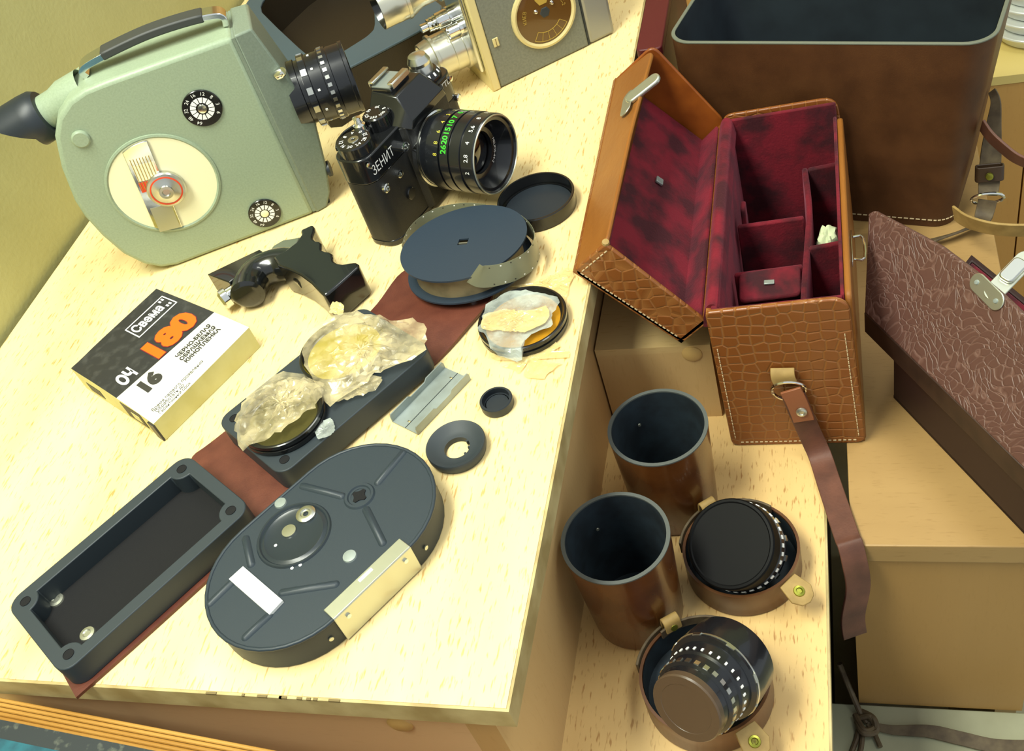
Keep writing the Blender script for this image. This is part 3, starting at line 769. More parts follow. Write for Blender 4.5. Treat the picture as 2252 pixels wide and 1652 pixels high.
front_stud('timer_knob', 0.0290, 0.0260, [(0.0046, 0), (0.0046, 0.0016), (0.0040, 0.0020), (0, 0.0020)], 'black')
LZ = axis_frame((0.0665, -0.031, 0.0385), (0, -1, 0))
bm = B(); lathe(bm, [(0.0275, -0.001), (0.0275, 0.0025), (0.0262, 0.0030), (0.0262, -0.001)], 64, LZ, True); obj('lens_mount', bm, M['chrome'], t)
rings = [(0.0258, 0.0), (0.0262, 0.0095), (0.0278, 0.0105), (0.0284, 0.0110), (0.0284, 0.0215), (0.0272, 0.0218), (0.0272, 0.0228), (0.0284, 0.0232), (0.0284, 0.0300), (0.0274, 0.0303), (0.0274, 0.0315),
         (0.0286, 0.0320), (0.0286, 0.0395), (0.0276, 0.0400), (0.0276, 0.0410), (0.0282, 0.0415), (0.0282, 0.0500), (0.0276, 0.0510), (0.0262, 0.0510), (0.0255, 0.0495), (0.0235, 0.0490), (0.0190, 0.0405), (0.0160, 0.0330), (0.0, 0.0330)]
bm = B(); lathe(bm, rings, 72, LZ); lb = obj('lens_barrel', bm, M['barrel'], t, angle=22)
bm = B(); lathe(bm, [(0.0278, 0.0510), (0.0274, 0.0516), (0.0268, 0.0516), (0.0265, 0.0508)], 72, LZ, True); obj('filter_ring', bm, M['satin'], t)
bm = B(); lathe(bm, [(0, 0.0372), (0.007, 0.0366), (0.0140, 0.0345), (0.0150, 0.0332)], 40, LZ); obj('front_glass', bm, M['glass'], t)
for k, s_ in enumerate(('2', '2,8', '4', '5,6', '8', '11', '16')):
    a = math.radians(172 - 21*k)
    o_ = LZ @ Vector((0.02835*math.cos(a), 0.02835*math.sin(a), 0.0457)); rad = LZ.to_3x3() @ Vector((math.cos(a), math.sin(a), 0)); tg = LZ.to_3x3() @ Vector((math.sin(a), -math.cos(a), 0)); axv = LZ.to_3x3() @ Vector((0, 0, 1))
    text('aperture_numeral', s_, 0.0046, plane_fn(o_ + rad*0.0002, tg, -axv), M['white'], lb)
for k, s_ in enumerate(('∞', '8', '6', '4', '3', '2', '1,5')):
    a = math.radians(150 - 16*k)
    o_ = LZ @ Vector((0.02855*math.cos(a), 0.02855*math.sin(a), 0.0195)); rad = LZ.to_3x3() @ Vector((math.cos(a), math.sin(a), 0)); tg = LZ.to_3x3() @ Vector((math.sin(a), -math.cos(a), 0)); axv = LZ.to_3x3() @ Vector((0, 0, 1))
    text('distance_numeral', s_ if s_ != '∞' else '8', 0.0044, plane_fn(o_, tg, -axv), M['yellowink'], lb)
    a = math.radians(142 - 13*k)
    o_ = LZ @ Vector((0.02855*math.cos(a), 0.02855*math.sin(a), 0.0266)); rad = LZ.to_3x3() @ Vector((math.cos(a), math.sin(a), 0)); tg = LZ.to_3x3() @ Vector((math.sin(a), -math.cos(a), 0))
    text('feet_numeral', ('26', '20', '15', '10', '7', '6', '5')[k], 0.0062, plane_fn(o_, tg, -axv), M['greenink'], lb, bold=0.0002)
bm = B(); lathe(bm, [(0.0146, 0.0352), (0.0150, 0.0378), (0.0192, 0.0384), (0.0196, 0.0400)], 64, LZ); obj('name_ring', bm, M['barrel'], t)
def ring_arc(x, y):
    a = math.radians(-28) - x/0.0171
    r = 0.0171 + y
    return LZ @ Vector((r*math.cos(a), r*math.sin(a), 0.0387))
text('lens_lettering', 'HELIOS-44-2', 0.0034, ring_arc, M['white'], lb)

# ================================================================== LENS CAP on the table
def cap(name, label, c, r, h, wall, mat, floor=0.0015, group=None, lip=0.0):
    o = thing(name, label, 'cap', (c[0], c[1], 0.0002), group=group)
    bm = B(); lathe(bm, [(0, 0), (r*0.97, 0), (r, 0.0008), (r, h - 0.0005), (r - 0.0004, h), (r - wall, h), (r - wall - 0.0002, h*0.55), (r - wall, floor), (r - wall - 0.0015, floor)], 56)
    b = obj('rim', bm, M[mat], o, angle=30)
    bm = B(); lathe(bm, [(0, floor), (r - wall - 0.001, floor)], 48); obj('inner_face', bm, M['darkrub'] if mat != 'slatesh' else M['slateblk'], o)
    return o
cap('round_lens_cap', 'round black push-on lens cap lying open beside the reflex lens', (-0.2030, 0.5710), 0.0278, 0.0105, 0.0016, 'black')
cap('small_cap', 'small blue-black rubber cap beside the metal channel', (-0.1962, 0.3852), 0.0099, 0.0060, 0.0016, 'darkrub', 0.0022)

# ================================================================== FILM REEL
RC = Vector((-0.2395, 0.5095, 0.0052)); nrm = Vector((0, math.sin(math.radians(5.2)), math.cos(math.radians(5.2))))
t = thing('film_reel', 'blue-black film reel wound with grey cine film, loose end curling', 'film reel', RC, (1, 0, 0), nrm)
R_ = 0.0435
bm = B(); lathe(bm, [(0, -0.0006), (R_, -0.0006), (R_, 0.0006), (0, 0.0006)], 72); obj('lower_flange', bm, M['reelblk'], t)
sq = [(x*0.0042, y*0.0042) for x, y in ((1,1),(-1,1),(-1,-1),(1,-1))]
n = 72; outer = circ(R_, n, 0, 0, PI/4)
inner = []
for i in range(n):
    a = PI/4 + 2*PI*i/n; c_, s_ = math.cos(a), math.sin(a); k_ = 0.0034/max(abs(c_), abs(s_)); inner.append((k_*c_, k_*s_))
bm = B(); ring(bm, outer, inner, 0.0172, 0.0184); obj('upper_flange', bm, M['reelblk'], t)
bm = B(); lathe(bm, [(0, 0.0006), (R_*0.86, 0.0006), (R_*0.86, 0.0172), (0.006, 0.0172), (0.006, 0.004), (0, 0.004)], 64); obj('film_roll', bm, M['filmstrip'], t)
bm = B(); prism(bm, [(-0.0034, -0.0006), (-0.0034, 0.0006), (0.0034, 0.0006), (0.0034, -0.0006)], 0.004, 0.0175); obj('core_key', bm, M['satin'], t)
def perf_film(name, path, zc, half, closed_holes=True):
    bm = B(); ribbon(bm, path, [(0, 0, 2*half)]*len(path), 0.0002); o = obj(name, bm, M['film'], t, smooth=True)
    acc = 0; last = path[0]
    for i in range(1, len(path)):
        acc += (path[i] - path[i-1]).length
        if acc > 0.0068:
            acc = 0; tg = (path[i] - path[i-1]).normalized(); nn = tg.cross(Vector((0, 0, 1)))
            for sg in (-1, 1):
                c_ = path[i] + Vector((0, 0, sg*(half - 0.0014)))
                bm = B(); F = Matrix.Identity(4)
                for r in range(3): F[r][0] = tg[r]; F[r][1] = (0, 0, 1)[r]; F[r][2] = nn[r]; F[r][3] = c_[r]
                box(bm, -0.0005, 0.0005, -0.0004, 0.0004, -0.00018, 0.00018, F); obj('perforation', bm, M['white'] if sg*0 + (i % 3) else M['ink'], o, smooth=False)
    return o
# loose turns: behind (bulging out at the back left) and the curling end at the right front
pb = smooth_path([Vector((R_*1.02*math.cos(a), R_*1.02*math.sin(a), 0.0100)) + Vector((-0.0075, 0.0095, 0.0))*math.sin((i+0.3)/6.6*PI) for i, a in enumerate([math.radians(q) for q in (178, 162, 146, 130, 114, 98, 82)])], 8)
perf_film('loose_film', pb, 0.010, 0.0078)
pe = smooth_path([Vector(p) for p in ((0.0345, 0.0275, 0.0095), (0.0430, 0.0160, 0.0098), (0.0490, 0.002, 0.0100), (0.0485, -0.014, 0.0102), (0.0400, -0.0255, 0.0106), (0.0290, -0.0330, 0.0125), (0.0215, -0.0385, 0.0165), (0.0175, -0.0400, 0.0205))], 8)
perf_film('film_end', pe, 0.010, 0.0078)
bm = B(); lathe(bm, [(0.0045, 0), (0.0045, 0.0012), (0.0030, 0.0022), (0, 0.0024)], 24, Matrix.Translation((0,0,0)))
snap_c = at(1038, 655, 0.004)

# ================================================================== LEATHER STRIP with two trays
t = thing('filter_wallet', 'unfolded brown leather strip carrying two charcoal filter trays', 'filter case', (-0.3846, 0.267, 0.0003), (0.54, 0.84, 0))
W2L = t.matrix_world.inverted()
lt = lambda p: W2L @ Vector((p[0], p[1], 0))
left = [(-0.4455, 0.2365), (-0.4135, 0.2885), (-0.3880, 0.3350), (-0.3890, 0.3500), (-0.3790, 0.3630), (-0.3420, 0.4140), (-0.3100, 0.4600), (-0.3010, 0.4790), (-0.2935, 0.5060), (-0.2850, 0.5160)]
right = [(-0.3885, 0.1905), (-0.3515, 0.2455), (-0.3185, 0.2980), (-0.3160, 0.3120), (-0.3085, 0.3230), (-0.2740, 0.3790), (-0.2430, 0.4230), (-0.2275, 0.4540), (-0.2195, 0.4740), (-0.2190, 0.4830)]
def strip(hl, hr):
    out = []
    ls = smooth_path([Vector((*p, 0)) for p in left], 4); rs = smooth_path([Vector((*p, 0)) for p in right], 4)
    return ls, rs
ls, rs = strip(0, 0)
bm = B(); rows = []
for a, b_ in zip(ls, rs):
    rr = []
    for k in range(7):
        p = a.lerp(b_, k/6); q = W2L @ p
        end = max(0, (p.y - 0.43)/0.08)
        hgt = 0.0009 + 0.0028*math.sin(min(1, max(0, (p.y - 0.425)/0.055))*PI)*(0.4 + 0.6*math.sin(k/6*PI))
        rr.append((bm.verts.new((q.x, q.y, hgt + 0.0010)), bm.verts.new((q.x, q.y, max(0.0, hgt - 0.0010)))))
    rows.append(rr)
for A_, C_ in zip(rows, rows[1:]):
    for k in range(6):
        bm.faces.new((A_[k][0], A_[k+1][0], C_[k+1][0], C_[k][0])); bm.faces.new((A_[k][1], C_[k][1], C_[k+1][1], A_[k+1][1]))
    bm.faces.new((A_[0][0], C_[0][0], C_[0][1], A_[0][1])); bm.faces.new((A_[6][0], A_[6][1], C_[6][1], C_[6][0]))
for A_ in (rows[0], rows[-1]):
    for k in range(6): bm.faces.new((A_[k][0], A_[k][1], A_[k+1][1], A_[k+1][0]))
strip_o = obj('leather_strip', bm, M['brownleather'], t)
q = W2L @ Vector((snap_c.x, snap_c.y, 0))
bm = B(); lathe(bm, [(0.0042, 0), (0.0042, 0.0012), (0.0026, 0.0026), (0.0014, 0.0028), (0, 0.0020)], 24, Matrix.Translation((q.x, q.y, 0.0024))); obj('press_stud', bm, M['chrome'], strip_o)
def tray(cx, cy, d, L_, W_, hgt, hollow):
    d = Vector((d[0], d[1], 0)).normalized()
    F = W2L @ frame((cx, cy, 0), d)
    z0 = 0.0021
    out = rrect(L_, W_, 0.009, 6)
    if hollow:
        iw, ih = L_ - 0.013, W_ - 0.013
        # cavity outline with four bosses biting into the corners
        inn_ = []
        for (sx, sy, a0) in ((1, 1, 0), (-1, 1, PI/2), (-1, -1, PI), (1, -1, 1.5*PI)):
            c_ = Vector((sx*(iw/2 - 0.0015), sy*(ih/2 - 0.0015)))
            for k in range(7):
                ang = a0 + PI*1.5 - (PI/2)*(k/6)*1.0 + 0.0
                ang = a0 - PI/2 - (PI/2)*(k/6) if True else ang
                inn_.append((c_.x + 0.0085*math.cos(ang), c_.y + 0.0085*math.sin(ang)))
        bm = B(); ring(bm, out, inn_, z0, hgt, F); o = obj('tray', bm, M['plastic'], t, 0.0006)
        bm = B(); prism(bm, rrect(L_ - 0.004, W_ - 0.004, 0.008, 6), z0, z0 + 0.0025, F); obj('tray_floor', bm, M['plasticin'], o)
        FE = (t.matrix_world @ F).inverted()
        for (x, y) in [(q.x, q.y) for q in (FE @ at(124, 1320, 0.005), FE @ at(192, 1394, 0.005))]:
            bm = B(); lathe(bm, [(0.0045, 0), (0.0042, 0.0009), (0.0025, 0.0012), (0.0018, 0.0006), (0, 0.0006)], 24, F @ Matrix.Translation((x, y, z0 + 0.0025))); obj('eyelet', bm, M['satin'], o)
    else:
        bm = B(); prism(bm, out, z0, hgt, F); o = obj('tray', bm, M['plastic'], t, 0.0006)
    for sx in (-1, 1):
        for sy in (-1, 1):
            bm = B(); lathe(bm, [(0.0031, 0.0004), (0.0031, 0.0001), (0, 0.0001)], 20, F @ Matrix.Translation((sx*(L_/2 - 0.0088), sy*(W_/2 - 0.0088), hgt)))
            obj('screw_hole', bm, M['plasticin'], o)
    return o
tray(-0.3846, 0.2670, (0.548, 0.836), 0.1265, 0.0725, 0.0180, True)
tray(-0.3050, 0.3912, (0.578, 0.816), 0.1190, 0.0750, 0.0180, False)

# ================================================================== FILTERS with cellophane
def filter_ring(name, label, c, r, glass, z, tilt=(0, 0, 1)):
    o = thing(name, label, 'lens filter', (c[0], c[1], z), (1, 0, 0), tilt, group=None)
    bm = B(); lathe(bm, [(r - 0.004, 0.0), (r, 0.0), (r, 0.0026), (r - 0.0010, 0.0030), (r - 0.0010, 0.0040), (r, 0.0044), (r, 0.0068), (r - 0.0006, 0.0072), (r - 0.0016, 0.0072), (r - 0.0030, 0.0045), (r - 0.0045, 0.0035), (r - 0.0045, 0.0)], 64, None, True)
    obj('filter_ring', bm, M['black'], o, angle=30)
    bm = B(); lathe(bm, [(0, 0.0034), (r - 0.0044, 0.0034), (r - 0.0044, 0.0014), (0, 0.0014)], 48); obj('filter_glass', bm, M[glass], o)
    return o
def wrap_sheet(parent, loop, zb, zc, mat, seed, amp=0.0022, name='wrapping', rings=13, r_edge=None):
    """crumpled sheet: rings from a centre to an irregular outline, draped over the ring"""
    n_ = 52; bm = B(); rows = []
    cx = sum(p[0] for p in loop)/len(loop); cy = sum(p[1] for p in loop)/len(loop)
    sp = smooth_path([Vector((*p, 0)) for p in loop + [loop[0]]], 8)[:-1]
    def bound(a):
        best = None; bd_ = 9
        for p in sp:
            q = math.atan2(p.y - cy, p.x - cx); dd = abs((q - a + PI) % (2*PI) - PI)
            if dd < bd_: bd_ = dd; best = math.hypot(p.x - cx, p.y - cy)
        return best
    rad = [bound(2*PI*i/n_ - PI) for i in range(n_)]
    for k in range(rings + 1):
        row = []
        for i in range(n_):
            a = 2*PI*i/n_ - PI; f_ = k/rings
            rr = rad[i]*f_*(1 + 0.10*f_*noise.noise((math.cos(a)*5 + seed, math.sin(a)*5, 1.3)))
            x, y = cx + rr*math.cos(a), cy + rr*math.sin(a)
            crn = abs(noise.noise((x*130 + seed, y*130, 0.5))) + 0.6*abs(noise.noise((x*300, y*300 + seed, 3.1)))
            dist = math.hypot(x, y)
            drop = 0 if r_edge is None else max(0, min(1, (dist - r_edge)/0.006))
            z = (zc + amp*crn*1.1)*(1 - drop) + (zb + amp*crn*0.7)*drop
            row.append(bm.verts.new((x, y, z)))
            if k == 0: break
        rows.append(row)
    for i in range(n_): bm.faces.new((rows[0][0], rows[1][i], rows[1][(i+1) % n_]))
    for A_, C_ in zip(rows[1:], rows[2:]):
        for i in range(n_): bm.faces.new((A_[i], C_[i], C_[(i+1) % n_], A_[(i+1) % n_]))
    bmesh.ops.triangulate(bm, faces=bm.faces)
    rnd = random.Random(int(seed*100))
    for v in bm.verts: v.co += Vector((rnd.uniform(-1, 1), rnd.uniform(-1, 1), rnd.uniform(-0.45, 0.45)))*amp*0.32
    o = obj(name, bm, M[mat], parent, smooth=False)
    return o
def loc2(c, pts, z): return [((at(px, py, z).x - c[0]), (at(px, py, z).y - c[1])) for px, py in pts]
z2 = 0.0187
c1 = at(622, 918, 0.0225); f1 = filter_ring('lens_filter', 'dark lens filter in cellophane at the tray end by the film box', (c1.x, c1.y), 0.0262, 'oliveglass', z2)
wrap_sheet(f1, loc2(c1, [(530, 985), (515, 915), (545, 860), (600, 815), (650, 812), (700, 830), (712, 860), (690, 900), (640, 930), (590, 965)], 0.027), 0.004, 0.0078, 'wrap', 3.1, 0.0030, r_edge=0.0265)
wrap_sheet(f1, loc2(c1, [(690, 940), (725, 920), (735, 950), (700, 965)], 0.0205), 0.0010, 0.0012, 'wrapgrey', 8.2, 0.0010, rings=5)
c2 = at(757, 772, 0.0225); f2 = filter_ring('lens_filter', 'yellow lens filter wrapped in crumpled cellophane in middle of the tray', (c2.x, c2.y), 0.0285, 'amberglass', z2)
bm = B(); lathe(bm, [(0, 0.0080), (0.0125, 0.0078), (0.0128, 0.0070), (0, 0.0070)], 32, Matrix.Translation((0.006, -0.001, 0))); obj('coloured_disc', bm, M['amberglass'], f2)
wrap_sheet(f2, loc2(c2, [(668, 790), (672, 735), (715, 695), (780, 685), (850, 700), (905, 690), (933, 720), (925, 765), (880, 790), (845, 800), (800, 830), (770, 850), (720, 880), (695, 850)], 0.027), 0.004, 0.0078, 'wrap', 6.4, 0.0030, r_edge=0.030)
wrap_sheet(f2, loc2(c2, [(735, 850), (800, 830), (840, 830), (820, 860), (730, 885)], 0.0205), 0.0012, 0.0016, 'wrap', 9.7, 0.0015, rings=6)
wrap_sheet(f2, loc2(c2, [(725, 690), (735, 668), (757, 675), (752, 695)], 0.0205), 0.0012, 0.0030, 'wraptan', 2.7, 0.0012, rings=5)
c3 = at(1150, 705, 0.005); f3 = filter_ring('lens_filter', 'orange lens filter half out of amber tissue at the cabinet edge', (c3.x, c3.y), 0.0285, 'orangeglass', 0.0012)
wrap_sheet(f3, loc2(c3, [(1055, 725), (1070, 675), (1115, 645), (1165, 643), (1215, 655), (1232, 668), (1215, 690), (1210, 720), (1160, 745), (1145, 780), (1090, 770)], 0.008), 0.0005, 0.0076, 'wrapgrey', 1.9, 0.0010, r_edge=0.0292)
wrap_sheet(f3, loc2(c3, [(1060, 700), (1115, 685), (1150, 690), (1200, 680), (1210, 705), (1160, 735), (1100, 730), (1065, 730)], 0.009), 0.003, 0.0092, 'wraptan', 5.5, 0.0014, r_edge=0.035)
wrap_sheet(f3, loc2(c3, [(1060, 735), (1085, 790), (1130, 815), (1185, 835), (1215, 815), (1250, 785), (1235, 765), (1195, 785), (1140, 790)], 0.001), -0.0004, -0.0004, 'wraptan', 7.7, 0.0012, rings=8)
wrap_sheet(f3, loc2(c3, [(1100, 630), (1150, 632), (1200, 612), (1245, 590), (1262, 600), (1250, 640), (1235, 668), (1180, 640)], 0.001), -0.0004, -0.0002, 'wraptan', 4.4, 0.0020, rings=8)

# ================================================================== METAL CHANNEL, RUBBER RING
bl_ = [at(*p, 0.0005) for p in ((858, 918), (905, 953), (1024, 828), (970, 803))]
bc = (bl_[0] + bl_[1] + bl_[2] + bl_[3])/4; bd_ = (bl_[2] + bl_[3] - bl_[0] - bl_[1])
t = thing('metal_channel', 'zinc metal channel with folded sides and two holes', 'metal bracket', (bc.x + 0.0035, bc.y - 0.0025, 0.0003), bd_)
CL, CW = 0.0245, 0.0108
def plate_holes(bm):
    n_ = 24; hx = 0.0195
    for sgn in (-1, 1):
        outer = [];
        sqr = rrect(0.010, 2*CW, 0.0001, 5, sgn*hx, 0)
        ring(bm, sqr, [(sgn*hx + 0.0013*math.cos(math.atan2(p[1], p[0] - sgn*hx)), 0.001 + 0.0013*math.sin(math.atan2(p[1], p[0] - sgn*hx))) for p in sqr], 0, 0.0007)
    box(bm, -hx + 0.005, hx - 0.005, -CW, CW, 0, 0.0007)
bm = B(); plate_holes(bm); obj('web', bm, M['zinc'], t, smooth=False)
for sgn in (-1, 1):
    bm = B(); prism(bm, [(-CL, 0), (CL, 0), (CL, 0.0045), (CL - 0.001, 0.0062), (0.009, 0.0062), (0.007, 0.0045), (-0.006, 0.0045), (-0.008, 0.0062), (-CL + 0.001, 0.0062), (-CL, 0.0045)], sgn*CW - 0.0004, sgn*CW + 0.0004, Matrix(((1,0,0,0),(0,0,1,0),(0,1,0,0),(0,0,0,1))))
    obj('flange', bm, M['zinc'], t, smooth=False)
bm = B(); box(bm, -CL, CL, -0.0006, -0.0002, 0.0007, 0.0009); obj('crease', bm, M['slatesh'], t, smooth=False)
t = thing('rubber_eyecup', 'charcoal rubber eyecup ring with open centre by the oval magazine', 'rubber ring', (-0.2132, 0.3512, 0.0002))
bm = B(); lathe(bm, [(0.0135, 0), (0.0165, 0.0004), (0.0175, 0.0035), (0.0176, 0.0068), (0.0172, 0.0074), (0.0160, 0.0070), (0.0125, 0.0042), (0.0092, 0.0036), (0.0076, 0.0034), (0.0074, 0.0)], 64, None, True)
obj('ring', bm, M['rubber'], t, angle=40)
for k in range(3):
    a = -0.6 + k*0.7; Fk = Matrix.Rotation(a, 4, 'Z'); bm = B(); box(bm, 0.0064, 0.0078, -0.0006, 0.0006, 0.0006, 0.0034, Fk); obj('tooth', bm, M['rubber'], t)

# ================================================================== OVAL FILM MAGAZINE
t = thing('film_magazine', 'oval slate-black film magazine with white label and gate plate', 'film magazine', (-0.268, 0.2776, 0.0003), (0.565, 0.825, 0))
# local: x = u along, y = -v
Hm = 0.0195; hs_, rm = 0.024, 0.0455
bm = B(); prism(bm, stadium(hs_, rm - 0.0010), 0, Hm - 0.0022); obj('side_wall', bm, M['slatesh'], t, 0.0008)
bm = B(); ring(bm, stadium(hs_, rm), stadium(hs_, rm - 0.0022), Hm - 0.0022, Hm); obj('rim', bm, M['slateblk'], t, 0.0009, 3)
bm = B(); prism(bm, stadium(hs_, rm - 0.0020), Hm - 0.0026, Hm - 0.0007); lidm = obj('lid', bm, M['slateblk'], t)
top = Hm - 0.0007
def rib(x0, y0, x1, y1, w=0.0050):
    d = Vector((x1 - x0, y1 - y0)); L_ = d.length; a = math.atan2(d.y, d.x)
    F = Matrix.Translation(((x0 + x1)/2, (y0 + y1)/2, top - 0.0002)) @ Matrix.Rotation(a, 4, 'Z')
    bm = B(); lo = stadium(L_/2, w/2, 8); hi = stadium(L_/2, w/2 - 0.0013, 8); prism(bm, lo, 0, 0.0017, F, hi); obj('pressed_rib', bm, M['slateblk'], lidm, angle=60)
WM = t.matrix_world.inverted()
def mp_(px, py):
    q = WM @ at(px, py, top); return q.x, q.y
hx_, hy_ = mp_(791, 1092)
for (a, b_) in (((667, 1070), (752, 1092)), ((832, 1062), (886, 997)), ((806, 1122), (842, 1195)), ((541, 1186), (553, 1242)), ((536, 1258), (463, 1328)), ((622, 1304), (738, 1286)), ((541, 1402), (592, 1355))):
    rib(*mp_(*a), *mp_(*b_))
bm = B(); lathe(bm, [(0.0092, -0.0002), (0.0082, 0.0010), (0.0068, 0.0010), (0.0062, 0.0002), (0.0050, 0.0002), (0.0050, -0.0004)], 40, Matrix.Translation((hx_, hy_, top))); hb = obj('spindle_boss', bm, M['slateblk'], lidm)
star = [(hx_ + (0.0046 if (k % 4) < 2 else 0.0032)*math.cos(2*PI*k/16), hy_ + (0.0046 if (k % 4) < 2 else 0.0032)*math.sin(2*PI*k/16)) for k in range(16)]
bm = B(); prism(bm, star, top - 0.0002, top + 0.0005); obj('spindle_hole', bm, M['plasticin'], hb, smooth=False)
bx_, by_ = mp_(647, 1177)
bm = B(); lathe(bm, [(0.0215, -0.0002), (0.0206, 0.0009), (0.0196, 0.0009), (0.0188, -0.00), (0.0178, 0.0003), (0.0168, 0.0008), (0.0155, 0.0003), (0.008, 0.0001), (0, 0.0001)], 56, Matrix.Translation((bx_, by_, top))); bw = obj('pressed_dish', bm, mk('gloss_slate', (38, 46, 52), 0.28), lidm)
bm = B(); lathe(bm, [(0.0056, 0), (0.0056, 0.0016), (0.0046, 0.0022), (0.0030, 0.0022), (0.0026, 0.0014), (0.0016, 0.0014), (0.0016, 0.0002), (0, 0.0002)], 32, Matrix.Translation((*mp_(675, 1134), top))); obj('washer', bm, M['alu'], lidm)
bm = B(); lathe(bm, [(0.0042, 0), (0.0040, 0.0008), (0, 0.0010)], 28, Matrix.Translation((*mp_(637, 1170), top + 0.0002))); obj('slotted_screw', bm, M['alu'], lidm)
for (x, y, r_) in ((*mp_(770, 1225), 0.0039), (*mp_(618, 1108), 0.0036)):
    bm = B(); lathe(bm, [(r_, 0), (r_ - 0.0003, 0.0009), (0, 0.0014)], 28, Matrix.Translation((x, y, top))); obj('rivet', bm, M['zinc'], lidm)
for (x, y) in (mp_(643, 1251), mp_(661, 1244), mp_(607, 1201)):
    bm = B(); lathe(bm, [(0.0009, 0), (0.0009, 0.0003), (0, 0.0003)], 12, Matrix.Translation((x, y, top))); obj('pin', bm, M['white'], lidm)
lab = [W2L_ for W2L_ in (t.matrix_world.inverted() @ at(px, py, Hm) for px, py in ((506, 1277), (537, 1249), (624, 1324), (595, 1355)))]
bm = B(); prism(bm, [(p.x, p.y) for p in lab][::-1], top, top + 0.0019); obj('paper_label', bm, M['white'], lidm, smooth=False)
# silver gate plate along the straight side
bm = B(); box(bm, -0.026, 0.026, -rm - 0.0006, -rm + 0.0002, 0.0005, Hm + 0.0004); obj('gate_plate', bm, M['satin'], t, 0.0004)
bm = B(); box(bm, -0.026, 0.026, -rm - 0.0004, -rm + 0.0085, Hm, Hm + 0.0009); gp = obj('gate_plate_flange', bm, M['satin'], t, 0.0004)
bm = B(); box(bm, -0.004, 0.005, -rm + 0.0050, -rm + 0.0070, Hm + 0.0008, Hm + 0.0011); obj('slot', bm, M['white'], gp)
for x in (-0.019, 0.020):
    bm = B(); lathe(bm, [(0.0013, 0), (0.0013, 0.0012), (0, 0.0012)], 16, axis_frame((x, -rm - 0.0004, Hm - 0.0045), (0, -1, 0))); obj('gate_pin', bm, M['chrome'], t)
for x in (-0.0320, 0.0335):
    bm = B(); lathe(bm, [(0.0013, 0), (0.0013, 0.0006), (0, 0.0006)], 16, axis_frame((x, -rm + 0.0022 - 0.0008, 0.0085), (0.25 if x > 0 else -0.25, -1, 0))); obj('rivet', bm, M['satin'], t)

# ================================================================== FILM BOX
Bk, Lf, Fr, Rt = Vector((-0.4723, 0.4915, 0)), Vector((-0.5050, 0.4150, 0)), Vector((-0.4168, 0.3655, 0)), Vector((-0.3790, 0.4465, 0))
t = thing('film_box', 'printed black, orange and white cardboard film box with crushed end', 'box', (-0.445, 0.43, 0.0002), (0.42, 0.91, 0))
WB = t.matrix_world.inverted()
HB_ = 0.0205
def bmap(u, v, dz=0.0):    # u: from Lf-Fr edge to Bk-Rt edge, v: from Fr-Rt edge to Lf-Bk edge
    p = (Fr*(1-u)*(1-v) + Rt*u*(1-v) + Lf*(1-u)*v + Bk*u*v)
    sag = 0.0045*(1 - v)**3*(1 - 0.5*u) + 0.0010*math.exp(-((u - 0.08)**2 + (v - 0.9)**2)*60)
    q = WB @ p; q.z = HB_ - sag + dz; return q
bm = B(); G = 12; top_v = [[bm.verts.new(bmap(i/G, j/G)) for j in range(G+1)] for i in range(G+1)]
bot = {}
def bv(i, j):
    if (i, j) not in bot:
        q = bmap(i/G, j/G); q.z = 0.0; bot[(i, j)] = bm.verts.new(q)
    return bot[(i, j)]
for i in range(G):
    for j in range(G): bm.faces.new((top_v[i][j], top_v[i+1][j], top_v[i+1][j+1], top_v[i][j+1]))
for i in range(G):
    bm.faces.new((bv(i, 0), bv(i+1, 0), top_v[i+1][0], top_v[i][0])); bm.faces.new((bv(i+1, G), bv(i, G), top_v[i][G], top_v[i+1][G]))
    bm.faces.new((bv(0, i+1), bv(0, i), top_v[0][i], top_v[0][i+1])); bm.faces.new((bv(G, i), bv(G, i+1), top_v[G][i+1], top_v[G][i]))
obj('carton', bm, M['cardside'], t)
def patch(name, u0, u1, v0, v1, mat, dz, parent=t, vb=None):
    bm = B(); n_ = 12; g = []
    for i in range(n_+1):
        row = []
        for j in range(n_+1):
            u = u0 + (u1 - u0)*i/n_
            vv0 = v0 if vb is None else vb(u)
            row.append(bm.verts.new(bmap(u, vv0 + (v1 - vv0)*j/n_, dz)))
        g.append(row)
    for i in range(n_):
        for j in range(n_): bm.faces.new((g[i][j], g[i+1][j], g[i+1][j+1], g[i][j+1]))
    return obj(name, bm, M[mat], parent)
patch('white_panel', 0.0, 1.0, 0.0, 0.5, 'paperw', 0.0001, vb=None)
bp_ = patch('black_panel', 0.0, 1.0, 0.49, 1.0, 'cardblk', 0.0002, vb=lambda u: 0.410 - 0.060*u)
def btext(name, s, size, u, v, mat, parent, bold=0, xs=1.0, flip=False, dz=0.0004, ys=1.0):
    L_ = 0.0875; Wd = 0.100
    fn = lambda x, y: bmap(u + x/L_, v + y*ys/Wd, dz)
    return text(name, s, size, fn, M[mat], parent, bold=bold, xs=xs)
btext('lettering', '180', 0.0262, 0.640, 0.490, 'redink', bp_, 0.0022, 1.12)
btext('lettering', '180', 0.0262, 0.640, 0.490, 'orange', bp_, 0.0017, 1.12, dz=0.0006)
btext('lettering', 'ОЧ', 0.0160, 0.180, 0.490, 'white', bp_, 0.0008, 0.58)
btext('lettering', '16', 0.0160, 0.235, 0.290, 'ink', bp_, 0.0012, 1.05)
btext('lettering', 'ЧЕРНО-БЕЛАЯ', 0.0046, 0.700, 0.285, 'ink', bp_, 0.0002, 1.0)
btext('lettering', 'ОБРАЩАЕМАЯ', 0.0046, 0.700, 0.238, 'ink', bp_, 0.0002, 1.0)
btext('lettering', 'КИНОПЛЕНКА', 0.0046, 0.700, 0.191, 'ink', bp_, 0.0002, 1.0)
